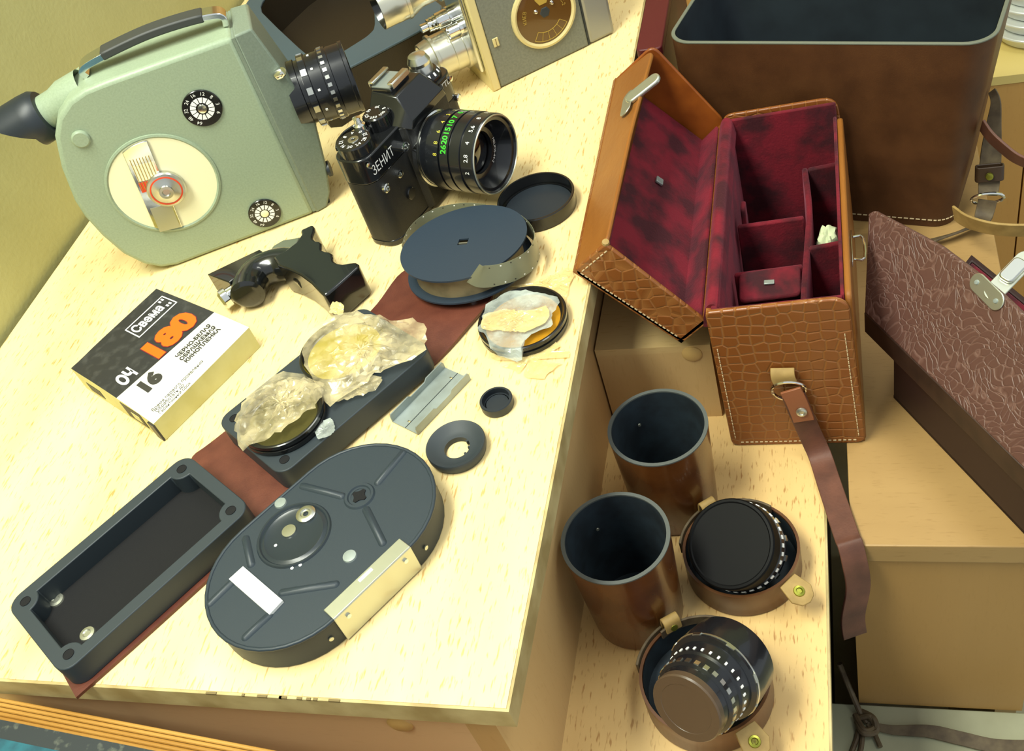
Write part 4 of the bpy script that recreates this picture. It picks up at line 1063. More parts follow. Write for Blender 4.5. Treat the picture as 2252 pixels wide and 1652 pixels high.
btext('lettering', 'Время первого проявления', 0.0038, 0.33, 0.085, 'ink', bp_, 0, 0.9)
btext('lettering', 'Обработать до', 0.0038, 0.22, 0.055, 'ink', bp_, 0, 0.9)
btext('lettering', 'Гарантийный срок', 0.0034, 0.24, 0.025, 'ink', bp_, 0, 0.9)
# framed maker's logo
for (u0, u1, v0, v1) in ((0.515, 0.955, 0.878, 0.888), (0.515, 0.955, 0.708, 0.718), (0.515, 0.526, 0.708, 0.888), (0.944, 0.955, 0.708, 0.888)):
    patch('logo_frame', u0, u1, v0, v1, 'white', 0.0004, bp_)
btext('logo_lettering', 'Свема', 0.0128, 0.700, 0.800, 'white', bp_, 0.0004, 0.70)
for (u0, v0) in ((0.880, 0.835), (0.910, 0.835), (0.880, 0.745), (0.910, 0.745)):
    patch('logo_bar', u0, u0 + 0.018, v0, v0 + 0.030, 'white', 0.0004, bp_)
# printed and torn end
lfn = lambda a, z, d=0.0003: (WB @ Lf.lerp(Fr, a)) + Vector((-d, 0, z))
ed = (Fr - Lf).normalized(); en = WB.to_3x3() @ Vector((ed.y, -ed.x, 0))
def endpatch(name, a0, a1, z0, z1, mat, d=0.0003):
    bm = B(); q = []
    for a, z in ((a0, z0), (a1, z0), (a1, z1), (a0, z1)):
        p = WB @ Lf.lerp(Fr, a); p.z = z; q.append(p + en*d)
    bm.faces.new([bm.verts.new(p) for p in q]); r = bmesh.ops.extrude_face_region(bm, geom=bm.faces[:])
    for v in r['geom']:
        if isinstance(v, bmesh.types.BMVert): v.co -= en*(d + 0.0002)
    return obj(name, bm, M[mat], t, smooth=False)
endpatch('end_print', 0.12, 0.30, 0.004, 0.0120, 'ink'); endpatch('end_print', 0.60, 0.84, 0.003, 0.0165, 'ink')
endpatch('end_print', 0.70, 0.80, 0.006, 0.0120, 'cardside', 0.0006)
endpatch('torn_flap', 0.93, 1.0, 0.0005, 0.0150, 'cardblk', 0.0012)

# ================================================================== PISTOL GRIP
t = thing('pistol_grip', 'glossy black bakelite pistol grip with finger grooves and chrome screw', 'camera grip', (-0.365, 0.505, 0.0003))
def gl(px, py, z): 
    p = at(px, py, z); return (p.x + 0.365, p.y - 0.505)
zt = 0.026
grip_px = [(600, 566), (626, 552), (650, 534), (663, 516), (661, 506), (674, 500), (687, 494), (692, 500), (692, 508), (688, 518), (688, 525), (694, 530), (703, 531), (708, 536), (707, 544), (708, 550), (715, 553), (725, 554),
           (732, 559), (732, 567), (734, 574), (742, 579), (754, 581), (770, 578), (783, 577), (789, 581), (788, 588), (722, 646), (712, 650), (704, 644), (684, 622), (660, 604), (636, 592), (612, 584)]
loop = [gl(px, py, zt) for px, py in grip_px]
bm = B(); prism(bm, loop, 0.0010, zt); obj('grip_body', bm, M['bakelite'], t, 0.0016, 3, angle=50)
# rounded neck bulge
npth = [Vector((*gl(px, py, 0.014), 0.0140)) for px, py in ((545, 652), (546, 644), (551, 626), (567, 604), (592, 590), (622, 582), (655, 586), (686, 604))]
bm = B(); tube(bm, smooth_path(npth, 5), [min(0.0120, 0.0085 + 0.0012*i) for i in range(len(smooth_path(npth, 5)))], 20); obj('neck', bm, M['bakelite'], t)
# flat mounting cradle
cl = [gl(457, 606, 0.018), gl(572, 551, 0.018), gl(581, 557, 0.018), gl(585, 560, 0.018), gl(530, 605, 0.018), gl(506, 624, 0.018)]
bm = B(); prism(bm, cl, 0.003, 0.019); obj('cradle', bm, M['bakelite'], t, 0.0008)
cl = [gl(580, 560, 0.018), gl(606, 545, 0.018), gl(662, 516, 0.018), gl(650, 532, 0.018)]
# chrome trigger plate
tp = [gl(*p, 0.014) for p in ((590, 556), (600, 540), (622, 527), (648, 523), (660, 520), (650, 540), (615, 560))]
bm = B(); prism(bm, tp, 0.008, 0.0135); obj('trigger_plate', bm, M['alu'], t, 0.001)
ga = Vector((*gl(530, 634, 0.011), 0.0110)); gb = Vector((*gl(484, 662, 0.011), 0.0098))
F = axis_frame(ga, gb - ga)
bm = B(); lathe(bm, [(0.0042, -0.006), (0.0042, 0.004), (0.0058, 0.0045), (0.0060, 0.0100), (0.0074, 0.0105), (0.0076, 0.0150), (0.0056, 0.0168), (0, 0.0172)], 28, F); obj('tripod_screw', bm, M['chrome'], t)

# ================================================================== TAN CROCODILE CASE
CO = Vector((-0.0375, 0.58, -0.1478))
t = thing('camera_case', 'tan crocodile-embossed camera case standing open with crimson velvet inside', 'camera case', CO)
def slab(bm, pts, vec):
    """polygon pts (world) extruded by vec"""
    o = t.matrix_world.translation
    a = [bm.verts.new(Vector(p) - o) for p in pts]; b = [bm.verts.new(Vector(p) - o + Vector(vec)) for p in pts]
    n_ = len(pts)
    for i in range(n_): bm.faces.new((a[i], a[(i+1) % n_], b[(i+1) % n_], b[i]))
    bm.faces.new(a[::-1]); bm.faces.new(b)
def sl(name, pts, vec, mat, bevel=0.0, parent=None):
    bm = B(); slab(bm, pts, vec); return obj(name, bm, M[mat], parent or t, bevel)
def rounded(pts, r, n_=5):
    """round the corners of a 3-D polygon"""
    out = []; P_ = [Vector(p) for p in pts]; N_ = len(P_)
    for i in range(N_):
        a, b, c = P_[i-1], P_[i], P_[(i+1) % N_]
        rr = r[i] if isinstance(r, (list, tuple)) else r
        if rr <= 0: out.append(b); continue
        p0 = b + (a - b).normalized()*rr; p1 = b + (c - b).normalized()*rr
        for k in range(n_ + 1):
            u = k/n_; out.append((1-u)**2*p0 + 2*u*(1-u)*b + u*u*p1)
    return out
zb = -0.1478
front = rounded([(-0.0806, 0.472, zb), (0.0091, 0.472, zb), (0.0015, 0.473, -0.0135), (-0.0835, 0.473, -0.0190)], [0.006, 0.008, 0.012, 0.003])
fpn = sl('front_panel', front, (0, 0.0035, 0), 'tan', 0.0010)
back = rounded([(-0.0806, 0.694, zb), (0.0091, 0.694, zb), (0.0005, 0.694, -0.0165), (-0.0835, 0.694, -0.0210)], [0.004, 0.004, 0.012, 0.008])
sl('back_panel', back, (0, -0.003, 0), 'tan', 0.0008)
sl('side_panel', [(-0.0806, 0.4755, zb), (-0.0806, 0.691, zb), (-0.0838, 0.691, -0.0260), (-0.0838, 0.4755, -0.0235)], (0.003, 0, 0), 'tan')
sl('side_panel', rounded([(0.0093, 0.4755, zb), (0.0093, 0.691, zb), (0.0035, 0.672, -0.0190), (0.0035, 0.477, -0.0150)], [0, 0, 0.008, 0.006]), (-0.0040, 0, 0), 'tanflat', 0.0012)
sl('bottom', [(-0.0800, 0.474, zb), (0.0085, 0.474, zb), (0.0085, 0.692, zb), (-0.0800, 0.692, zb)], (0, 0, 0.003), 'tanflat')
# velvet lining
sl('lining', [(-0.0770, 0.690, zb + .003), (0.0045, 0.690, zb + .003), (-0.0010, 0.690, -0.0190), (-0.0800, 0.690, -0.0235)], (0, -0.0030, 0), 'velvet', 0.001)
sl('lining', [(-0.0776, 0.477, zb + .003), (-0.0776, 0.687, zb + .003), (-0.0805, 0.687, -0.0230), (-0.0805, 0.477, -0.0215)], (0.0040, 0, 0), 'velvet', 0.001)
sl('lining', [(0.0050, 0.477, zb + .003), (0.0050, 0.687, zb + .003), (-0.0008, 0.670, -0.0185), (-0.0008, 0.478, -0.0150)], (-0.0022, 0, 0), 'velvet', 0.0008)
sl('lining', [(-0.0760, 0.4757, zb + .003), (0.0045, 0.4757, zb + .003), (-0.0020, 0.4765, -0.0155), (-0.0800, 0.4765, -0.0205)], (0, 0.0022, 0), 'velvet', 0.0006)
sl('lining', [(-0.0735, 0.478, zb + .003), (0.003, 0.478, zb + .003), (0.003, 0.687, zb + .003), (-0.0735, 0.687, zb + .003)], (0, 0, 0.003), 'velvet')
# compartment dividers
dp = smooth_path([Vector((-0.0265, 0.4795, -0.100)), Vector((-0.0262, 0.53, -0.100)), Vector((-0.0238, 0.58, -0.100)), Vector((-0.0222, 0.62, -0.100)), Vector((-0.0252, 0.668, -0.100))], 5)
bm = B(); ribbon(bm, [p - t.matrix_world.translation for p in dp], (0, 0, 0.082), 0.0042); obj('divider', bm, M['velvet'], t, 0.0015)
def divider(x0, x1, y, ztop, th=0.004, x_off=0):
    sl('divider', [(x0, y, zb + 0.006), (x1, y + 0.004, zb + 0.006), (x1, y + 0.004, ztop), (x0, y, ztop)], (0, th, 0), 'velvet', 0.0013)
divider(-0.0730, -0.0262, 0.607, -0.062)
divider(-0.0730, -0.0272, 0.552, -0.060)
divider(-0.0225, 0.0010, 0.572, -0.058)
divider(-0.0230, 0.0005, 0.665, -0.060)
fl_ = sl('pocket_flap', rounded([(-0.0690, 0.5505, -0.0590), (-0.0285, 0.5540, -0.0580), (-0.0285, 0.5330, -0.0660), (-0.0690, 0.5300, -0.0670)], 0.004), (0, 0, 0.003), 'velvet', 0.001)
bm = B(); box(bm, -0.0035, 0.0035, -0.002, 0.002, 0, 0.0012)
for v in bm.verts: v.co += Vector((-0.0490, 0.5420, -0.0595)) - t.matrix_world.translation
obj('flap_catch', bm, M['zinc'], fl_, 0.0004)
sl('tab', rounded([(-0.0700, 0.6105, -0.075), (-0.0700, 0.6260, -0.075), (-0.0700, 0.6240, -0.050), (-0.0700, 0.6130, -0.050)], [0, 0, 0.004, 0.004]), (0.0035, 0, 0), 'velvet', 0.001)
# open lid: shallow box hinged along the left top edge
P3 = Vector((-0.0850, 0, -0.0385)); P4 = Vector((-0.1042, 0, -0.0560)); P1 = Vector((-0.1630, 0, 0.0125)); P2 = Vector((-0.1380, 0, 0.0330))
y0, y1 = 0.485, 0.706
def yv(p, y): return Vector((p.x, y, p.z))
inw = (P3 - P4).normalized(); al = (P1 - P4).normalized()
lid = sl('lid_top', [yv(P4, y0), yv(P1, y0), yv(P1, y1), yv(P4, y1)], inw*0.003, 'tan')
sl('lid_front', rounded([yv(P1, y0), yv(P2, y0 + 0.002), yv(P2 + Vector((0.004, 0, 0.004)), 0.60), yv(P2 + Vector((0.010, 0, 0.004)), y1 - 0.004), yv(P1, y1)], [0.004, 0.006, 0.02, 0.010, 0.006]), -al*0.003, 'tanflat', 0.001)
sl('lid_back', [yv(P4, y0), yv(P3, y0), yv(P3, y1), yv(P4, y1)], al*0.003, 'tan')
le = sl('lid_end', rounded([yv(P4, y0), yv(P3, y0), yv(P2, y0), yv(P1, y0)], [0.006, 0.003, 0.004, 0.005]), (0, 0.0032, 0), 'tan', 0.001)
lr = sl('lid_end', rounded([yv(P4, y1), yv(P3 + Vector((0.002, 0, 0.004)), y1), yv(P2 + Vector((0.010, 0, 0.006)), y1), yv(P1, y1)], [0.004, 0.006, 0.008, 0.004]), (0, -0.003, 0), 'tanin', 0.001)
q4, q1, q2, q3 = P4 + inw*0.003 + al*0.003, P1 + inw*0.003 - al*0.003, P2 - al*0.003, P3 + al*0.003
sl('lid_lining', [yv(q4, y0 + .0032), yv(q1, y0 + .0032), yv(q1, y1 - .004), yv(q4, y1 - .004)], inw*0.004, 'velvet', 0.001)
sl('lid_lining', [yv(q1, y0 + .0032), yv(q2 - inw*0.002, y0 + .0032), yv(q2 - inw*0.002, y1 - .05), yv(q1, y1 - .012)], -al*0.002, 'velvet')
sl('lid_lining', [yv(q4, y0 + .0032), yv(q3 - inw*0.001, y0 + .0032), yv(q3 - inw*0.001, y1 - .006), yv(q4, y1 - .006)], al*0.003, 'velvet', 0.001)
# velvet gusset over the hinge
gp_ = [Vector((-0.0860, 0, -0.0400)), Vector((-0.0845, 0, -0.0300)), Vector((-0.0815, 0, -0.0225)), Vector((-0.0775, 0, -0.0240)), Vector((-0.0755, 0, -0.0350))]
bm = B(); gs = smooth_path(gp_, 4)
ribbon(bm, [yv(p, 0.585) - t.matrix_world.translation for p in gs], (0, 0.205, 0), 0.003); obj('hinge_gusset', bm, M['velvet'], t)
cp = P4.lerp(P1, 0.45) + inw*0.0085
bm = B(); box(bm, -0.003, 0.003, -0.003, 0.003, -0.0008, 0.0012, frame(yv(cp, 0.615) - t.matrix_world.translation, al, inw)); obj('lid_catch', bm, M['zinc'], t, 0.0005)
# corner tear
bm = B(); lathe(bm, [(0.0026, -0.0012), (0.0022, 0.0002), (0, 0.0007)], 9, axis_frame(yv(P2, y0 + 0.002) - t.matrix_world.translation, (0.2, -0.3, 1))); obj('frayed_corner', bm, M['suede'], le)
# stitching rows
def stitches(parent, a, b, n_, w=0.0006, up=(0, -1, 0), ln=0.6):
    a, b = Vector(a), Vector(b); dv = (b - a)/n_
    o = parent.matrix_world.translation if parent.parent is None else parent.parent.matrix_world.translation
    for i in range(n_):
        c_ = a + dv*(i + 0.5) - o
        bm = B(); L_ = dv.length*ln
        box(bm, -L_/2, L_/2, -w/2, w/2, -0.0002, 0.0003, frame(c_, dv, up)); obj('stitch', bm, M['stitch'], parent, smooth=False)
yf = 0.4718
stitches(fpn, (-0.0795, yf + 0.0006, -0.0500), (-0.0772, yf, -0.1400), 26)
stitches(fpn, (-0.0015, yf + 0.0006, -0.0420), (0.0045, yf, -0.1400), 28)
stitches(fpn, (-0.0745, yf, -0.1440), (0.0035, yf, -0.1440), 24)
stitches(le, yv(P4.lerp(P1, 0.06) + inw*0.003, y0 - 0.0002), yv(P4.lerp(P1, 0.96) + inw*0.003, y0 - 0.0002), 24)
stitches(le, yv(P1 + inw*0.004 - al*0.004, y0 - 0.0002), yv(P2 - al*0.004 - inw*0.003, y0 - 0.0002), 7)
# lid clasp: riveted plate with a ribbed tongue
cp = (P1.lerp(P2, 0.86)); cq = yv(cp, 0.642)
F = frame(cq - t.matrix_world.translation + al*0.0006, (0, 1, 0), al)
bm = B(); prism(bm, stadium(0.0085, 0.0055, 10), 0, 0.0010, F); cl_ = obj('clasp_plate', bm, M['satin'], t, 0.0003)
tgd = Vector((0.86, 0.30, 0.42)).normalized()
F = frame(cq - t.matrix_world.translation + Vector((0.0125, 0.004, 0.0070)), tgd, Vector((-0.35, -0.25, 0.9)))
bm = B(); prism(bm, stadium(0.0095, 0.0050, 12), 0, 0.0035, F); ct = obj('clasp_tongue', bm, M['satin'], t, 0.0012, 3)
bm = B(); prism(bm, rrect(0.006, 0.009, 0.001, 3, -0.0085, 0), -0.0006, 0.0012, F); obj('clasp_hinge', bm, M['satin'], ct, 0.0004)
# wire staple on the right wall
ws = [Vector((0.0062, 0.560, -0.040)), Vector((0.0125, 0.560, -0.041)), Vector((0.0128, 0.540, -0.042)), Vector((0.0065, 0.540, -0.042))]
bm = B(); tube(bm, [p - CO for p in smooth_path(ws, 3)], 0.0009, 8); obj('clasp_staple', bm, M['chrome'], t)
bm = B(); box(bm, 0.0048, 0.0056, 0.534, 0.566, -0.0435, -0.0385)
for v in bm.verts: v.co -= CO
obj('staple_plate', bm, M['chrome'], t, 0.0004)
# strap loop, D ring and hanging strap
lp = aty(1722, 822, 0.4715)
bm = B(); pts_ = smooth_path([Vector((lp.x - CO.x, lp.y - CO.y - 0.0005, lp.z - CO.z + 0.006)), Vector((lp.x - CO.x, lp.y - CO.y - 0.004, lp.z - CO.z + 0.002)), Vector((lp.x - CO.x + 0.001, lp.y - CO.y - 0.0042, lp.z - CO.z - 0.004)), Vector((lp.x - CO.x + 0.001, lp.y - CO.y - 0.0012, lp.z - CO.z - 0.0065))], 5)
ribbon(bm, pts_, (0.0150, 0, 0.001), 0.0016); obj('strap_loop', bm, M['suede'], t, 0.0004)
dr = aty(1734, 852, 0.468)
pts_ = [Vector((dr.x + 0.0105*math.cos(a), 0.4665, dr.z + (0.0068 if math.sin(a) > 0 else 0.0100)*math.sin(a))) - CO for a in [2*PI*k/28 for k in range(28)]]
bm = B(); tube(bm, pts_, 0.0011, 8, True); obj('d_ring', bm, M['chrome'], t)
spx = [aty(1745, 868, 0.4655), aty(1760, 905, 0.4650), aty(1782, 955, 0.4640), at(1803, 1002, -0.1440), at(1822, 1060, -0.1455), at(1842, 1120, -0.1455), at(1862, 1180, -0.1450)]
sv = spx + [Vector((spx[-1].x + 0.002, 0.3875, -0.1450)), Vector((spx[-1].x + 0.004, 0.3820, -0.1560)), Vector((spx[-1].x + 0.0055, 0.3780, -0.178)), Vector((spx[-1].x + 0.0015, 0.3720, -0.205)), Vector((spx[-1].x + 0.0020, 0.3700, -0.226))]
ss = smooth_path(sv, 6)
wv = []
for i, p in enumerate(ss):
    u = i/(len(ss) - 1); wv.append(Vector((0.0150, 0.0015 + 0.005*u, 0.0005)))
bm = B(); ribbon(bm, [p - CO for p in ss], wv, 0.0022); st_ = obj('strap', bm, M['strap'], t, 0.0004)
fold = [aty(1738, 858, 0.4640), aty(1752, 884, 0.4628), aty(1768, 925, 0.4622)]
bm = B(); ribbon(bm, [p - CO for p in smooth_path(fold, 5)], (0.0135, 0, 0.0006), 0.0020); obj('strap_fold', bm, mk('red_brown_strap', (140, 84, 54), 0.45), st_, 0.0004)
rv = aty(1763, 906, 0.4610)
bm = B(); lathe(bm, [(0.0036, 0), (0.0034, 0.0010), (0.0020, 0.0014), (0.0014, 0.0008), (0, 0.0009)], 24, axis_frame(rv - CO, (0, -1, 0.1))); obj('strap_rivet', bm, M['satin'], st_)
# pale cloth tucked into a pocket
cc = Vector((-0.0100, 0.5955, -0.0785))
bm = B(); bmesh.ops.create_uvsphere(bm, u_segments=24, v_segments=16, radius=0.0095)
for v in bm.verts:
    d_ = v.co.normalized(); v.co = Vector((v.co.x*0.82, v.co.y*1.15, v.co.z*2.0)) + d_*0.0022*noise.noise(d_*2.6 + Vector((4, 1, 7)))*2
t2 = obj('cleaning_cloth', bm, M['cloth']); t2.location = cc
tag(t2, 'pale green cloth tucked into a crimson velvet pocket', 'cloth')

# ================================================================== BIG HIDE CASE
bx_ = Vector((0.2295, -0.0640, 0)).normalized(); BO = Vector((-0.0105, 0.711, -0.1478))
t = thing('large_case', 'large open brown hide case with blue-black lining and stitched base', 'camera case', BO, bx_)
def blend(w, d, r, zc, z, bulge=0): return rrect(w, d, r, 8, 0, d/2)
rows_o = [(0.212, 0.108, 0.016, 0.0), (0.2135, 0.109, 0.016, 0.010), (0.2230, 0.116, 0.018, 0.080), (0.2360, 0.124, 0.020, 0.1670)]
bm = B(); prev = None
loops = []
for (w, d, r, z) in rows_o:
    L_ = rrect(w, d, r, 8, 0.0, 0.058); loops.append([bm.verts.new((p[0] - 0.0105*(1 - z/0.167), p[1], z)) for p in L_])
for A_, C_ in zip(loops, loops[1:]):
    for i in range(len(A_)): bm.faces.new((A_[i], A_[(i+1) % len(A_)], C_[(i+1) % len(A_)], C_[i]))
bm.faces.new(loops[0][::-1]); obj('hide_shell', bm, M['bigcase'], t)
bm = B(); loops = []
for (w, d, r, z) in [(0.2360 - .006, 0.124 - .006, 0.018, 0.1672), (0.208, 0.110, 0.015, 0.080), (0.192, 0.102, 0.013, 0.004)]:
    L_ = rrect(w, d, r, 8, 0.0, 0.058); loops.append([bm.verts.new((p[0], p[1], z)) for p in L_])
for A_, C_ in zip(loops, loops[1:]):
    for i in range(len(A_)): bm.faces.new((A_[i], C_[i], C_[(i+1) % len(A_)], A_[(i+1) % len(A_)]))
bm.faces.new(loops[-1]); obj('lining', bm, M['navy'], t)
bm = B(); ring(bm, rrect(0.2364, 0.1244, 0.020, 8, 0, 0.058), rrect(0.2364 - .0056, 0.1244 - .0056, 0.018, 8, 0, 0.058), 0.1664, 0.1680); obj('cut_edge', bm, M['rimgrey'], t, 0.0005)
# base stitching along the visible front edge
bl2 = rrect(0.2145, 0.1102, 0.016, 8, -0.0100, 0.058)
shell = [o for o in t.children if o.name.startswith('hide_shell')][0]
def loop_st(pts_, z, lo, hi, step=0.0045):
    pv = [Vector((p[0], p[1], z)) for p in pts_]; N_ = len(pv)
    for i in range(N_):
        a, b = pv[i], pv[(i+1) % N_]
        n_ = max(1, int((b - a).length/step))
        for k in range(n_):
            c_ = a.lerp(b, (k + 0.5)/n_)
            if c_.y < 0.02:
                bm = B(); Ls = (b - a).length/n_*0.7
                box(bm, -Ls/2, Ls/2, -0.0004, 0.0004, -0.0003, 0.0003, frame(c_, b - a, (0, 0, 1))); obj('stitch', bm, M['stitch'], shell, smooth=False)
loop_st(bl2, 0.0075, 0, 0)
WBg = t.matrix_world.inverted()
def world_ribbon(name, pts_, wid, th, mat, parent, inv, sub=6, bevel=0.0004):
    ps = smooth_path(pts_, sub)
    if isinstance(wid, list):
        ws_ = smooth_path(wid, sub); ws_ = [inv.to_3x3() @ w for w in ws_]
    else: ws_ = inv.to_3x3() @ Vector(wid)
    bm = B(); ribbon(bm, [inv @ p for p in ps], ws_, th); return obj(name, bm, M[mat], parent, bevel)
# shoulder strap with keeper and ring hanging at the right of the case
sp_ = [aty(2182, 200, 0.745), aty(2190, 225, 0.735), aty(2186, 270, 0.725), aty(2180, 330, 0.715), aty(2176, 390, 0.705), aty(2173, 430, 0.695)]
sw_ = [Vector((0.004, -0.004, 0.002)), Vector((0.006, -0.004, 0)), Vector((0.010, -0.003, 0)), Vector((0.0145, 0, 0)), Vector((0.0155, 0, 0)), Vector((0.0140, 0, 0))]
s1 = world_ribbon('strap', sp_, sw_, 0.0020, 'oldstrap', t, WBg)
kc = aty(2176, 380, 0.703)
bm = B(); F = WBg @ frame(kc, (1, 0, 0), (0, 0.25, 1)); ring(bm, rrect(0.0205, 0.0085, 0.003, 5), rrect(0.0175, 0.0055, 0.002, 5), -0.0060, 0.0060, F); obj('strap_keeper', bm, mk('dark_keeper', (58, 42, 28), 0.4), s1, 0.0005)
bm = B(); lathe(bm, [(0.0030, 0), (0.0026, 0.0016), (0, 0.0020)], 20, WBg @ axis_frame(aty(2176, 388, 0.6975), (0, -1, 0.3))); obj('stud', bm, M['brass'], s1)
rc = aty(2172, 437, 0.695)
bm = B(); tube(bm, [WBg @ (rc + Vector((0.0115*math.cos(a), -0.002*math.sin(a), 0.0065*math.sin(a)))) for a in [2*PI*k/24 for k in range(24)]], 0.0013, 8, True); obj('strap_ring', bm, M['chrome'], s1)
world_ribbon('strap_tail', [aty(2172, 440, 0.694), aty(2166, 465, 0.690), aty(2156, 488, 0.684), aty(2120, 506, 0.678), aty(2080, 520, 0.672), at(2030, 535, -0.1445), at(1985, 540, -0.1455)],
             [Vector((0.0130, 0, 0.004)), Vector((0.013, 0, 0.004)), Vector((0.011, -0.004, 0.006)), Vector((0.003, -0.006, 0.006)), Vector((0, -0.006, 0.004)), Vector((0, -0.008, 0.002)), Vector((0, -0.009, 0))], 0.0018, 'oldstrap', t, WBg)
world_ribbon('raw_strap', [aty(2098, 468, 0.668), aty(2125, 486, 0.655), aty(2170, 500, 0.645), aty(2220, 506, 0.640), aty(2280, 506, 0.640)], (0, -0.003, 0.0130), 0.0020, 'suede', t, WBg)
world_ribbon('side_strap', [aty(2160, 275, 0.700), aty(2178, 300, 0.690), aty(2205, 325, 0.680), aty(2235, 348, 0.672), aty(2275, 365, 0.668)], (0.002, -0.006, 0.0105), 0.0020, 'strap', t, WBg)

# maroon case end behind, between cabinet and hide case
t = thing('maroon_case', 'dark maroon case wedged between cabinet and large hide case', 'case', (-0.140, 0.84, -0.1478))
bm = B(); prism(bm, rrect(0.020, 0.180, 0.004, 4), 0, 0.150); obj('case_body', bm, mk('maroon_leather', (70, 12, 18), 0.5, var=(40, (50, 6, 12))), t, 0.001)
bm = B(); prism(bm, rrect(0.0206, 0.1806, 0.004, 4), 0.150, 0.158); obj('case_lid', bm, mk('maroon_leather_lid', (78, 14, 22), 0.5), t, 0.001)

# ================================================================== BURGUNDY EMBOSSED CASE
e1_ = Vector((0.512, -0.859, 0)).normalized()           # long direction (towards the viewer)
ew_ = Vector((0.859, 0.512, 0)).normalized()            # across, to the right and back
EO = Vector((0.0288, 0.5118, -0.1478))                  # lower left far corner of the body
t = thing('embossed_case', 'burgundy embossed leather case, lid raised, silver clasp, crimson lining', 'camera case', EO, e1_)
WE = t.matrix_world.inverted()
# body: open tray with a slanting far end, velvet lined; local x along, y across
body = [(0.0, 0.0), (0.200, 0.0), (0.200, 0.098), (-0.052, 0.098)]
bin_ = [(0.003, 0.004), (0.196, 0.004), (0.196, 0.094), (-0.046, 0.094)]
bm = B(); ring(bm, body, bin_, 0.0, 0.044); obj('body_wall', bm, M['embdark'], t, 0.0008)
bm = B(); prism(bm, body, 0.0002, 0.003); obj('base', bm, M['embdark'], t)
bm = B(); prism(bm, bin_, 0.003, 0.010); obj('lining', bm, M['velvet'], t)
bi2 = [(0.008, 0.008), (0.192, 0.008), (0.192, 0.089), (-0.038, 0.089)]
bm = B(); ring(bm, bin_, bi2, 0.010, 0.0435); obj('lining', bm, M['velvet'], t, 0.0015)
bm = B(); box(bm, -0.020, 0.190, 0.064, 0.070, 0.010, 0.038); obj('divider', bm, M['velvet'], t, 0.002)
# raised lid: back strip, embossed panel leaning over, thin flat sides
fz = 0.063
bm = B(); prism(bm, [(-0.028, -0.0036), (0.236, -0.0036), (0.236, -0.0006), (-0.028, -0.0006)], 0.0445, fz); obj('lid_back', bm, M['embside_and_shade'], t, 0.0006)
th_ = math.radians(57)
P0 = EO + ew_*(-0.0036) + Vector((0, 0, fz)); tv = ew_*math.cos(th_) + Vector((0, 0, math.sin(th_))); nv = tv.cross(e1_).normalized()
if nv.dot(-AZ) < 0: nv = -nv
def on_lid(px, py):
    r = ray(px, py); k_ = (P0 - Vector((0, 0, CAM_H))).dot(nv)/r.dot(nv); return Vector((0, 0, CAM_H)) + r*k_
F = WE @ frame(P0, e1_, nv)
Fi = F.inverted()
up_ = [Fi @ (WE @ on_lid(px, py)) for px, py in ((1909, 470), (1922, 463), (1985, 496), (2068, 540), (2151, 602), (2205, 648), (2252, 692), (2330, 772))]
y_near = up_[-1].y
loop = [(-0.028, 0.0), (0.236, 0.0), (0.236, y_near)] + [(p.x, p.y) for p in reversed(up_)]
sgn_ = 1 if y_near > 0 else -1
bm = B(); prism(bm, loop, -0.004, 0.0, F); obj('lid_panel', bm, M['emboss'], t, 0.0012, 3)
li = [(p[0]*0.97 + 0.002, p[1]*0.95 + 0.001*sgn_) for p in loop]
bm = B(); prism(bm, li, -0.0065, -0.004, F); obj('lid_lining', bm, M['velvet'], t)
cp = Fi @ (WE @ on_lid(2178, 650)); cq = Fi @ (WE @ on_lid(2162, 606)); cr = Fi @ (WE @ on_lid(2205, 648))
ax = Vector((cr.x - cq.x, cr.y - cq.y, 0)).normalized()
cpt = Vector(((cq.x + cr.x)/2, (cq.y + cr.y)/2, 0)) - sgn_*Vector((-ax.y, ax.x, 0))*0.0050*(1 if (-ax.y*0 + ax.x) > 0 else -1)
Fc = F @ frame((cpt.x, cpt.y, 0.0002), ax)
bm = B(); prism(bm, stadium(0.0085, 0.0058, 12), 0, 0.0012, Fc); cpl = obj('clasp_plate', bm, M['satin'], t, 0.0004)
for x in (-0.009, 0.009):
    bm = B(); lathe(bm, [(0.0016, 0), (0.0013, 0.0008), (0, 0.0010)], 16, Fc @ Matrix.Translation((x, 0.0, 0.0012))); obj('clasp_rivet', bm, M['zinc'], cpl)
c0 = on_lid(2190, 632); c1_ = at(2250, 590, c0.z - 0.004)
Ft = WE @ frame((c0 + c1_)/2 + Vector((0, 0, 0.001)), c1_ - c0, Vector((-0.1, -0.35, 1)))
bm = B(); prism(bm, stadium((c1_ - c0).length/2, 0.0058, 12), 0, 0.0014, Ft); ctg = obj('clasp_tongue', bm, M['satin'], t, 0.0004)
bm = B(); prism(bm, rrect(0.0165, 0.0090, 0.003, 4, 0.0030, 0), 0.0014, 0.0046, Ft); obj('tongue_pad', bm, M['alu'], ctg, 0.0008)

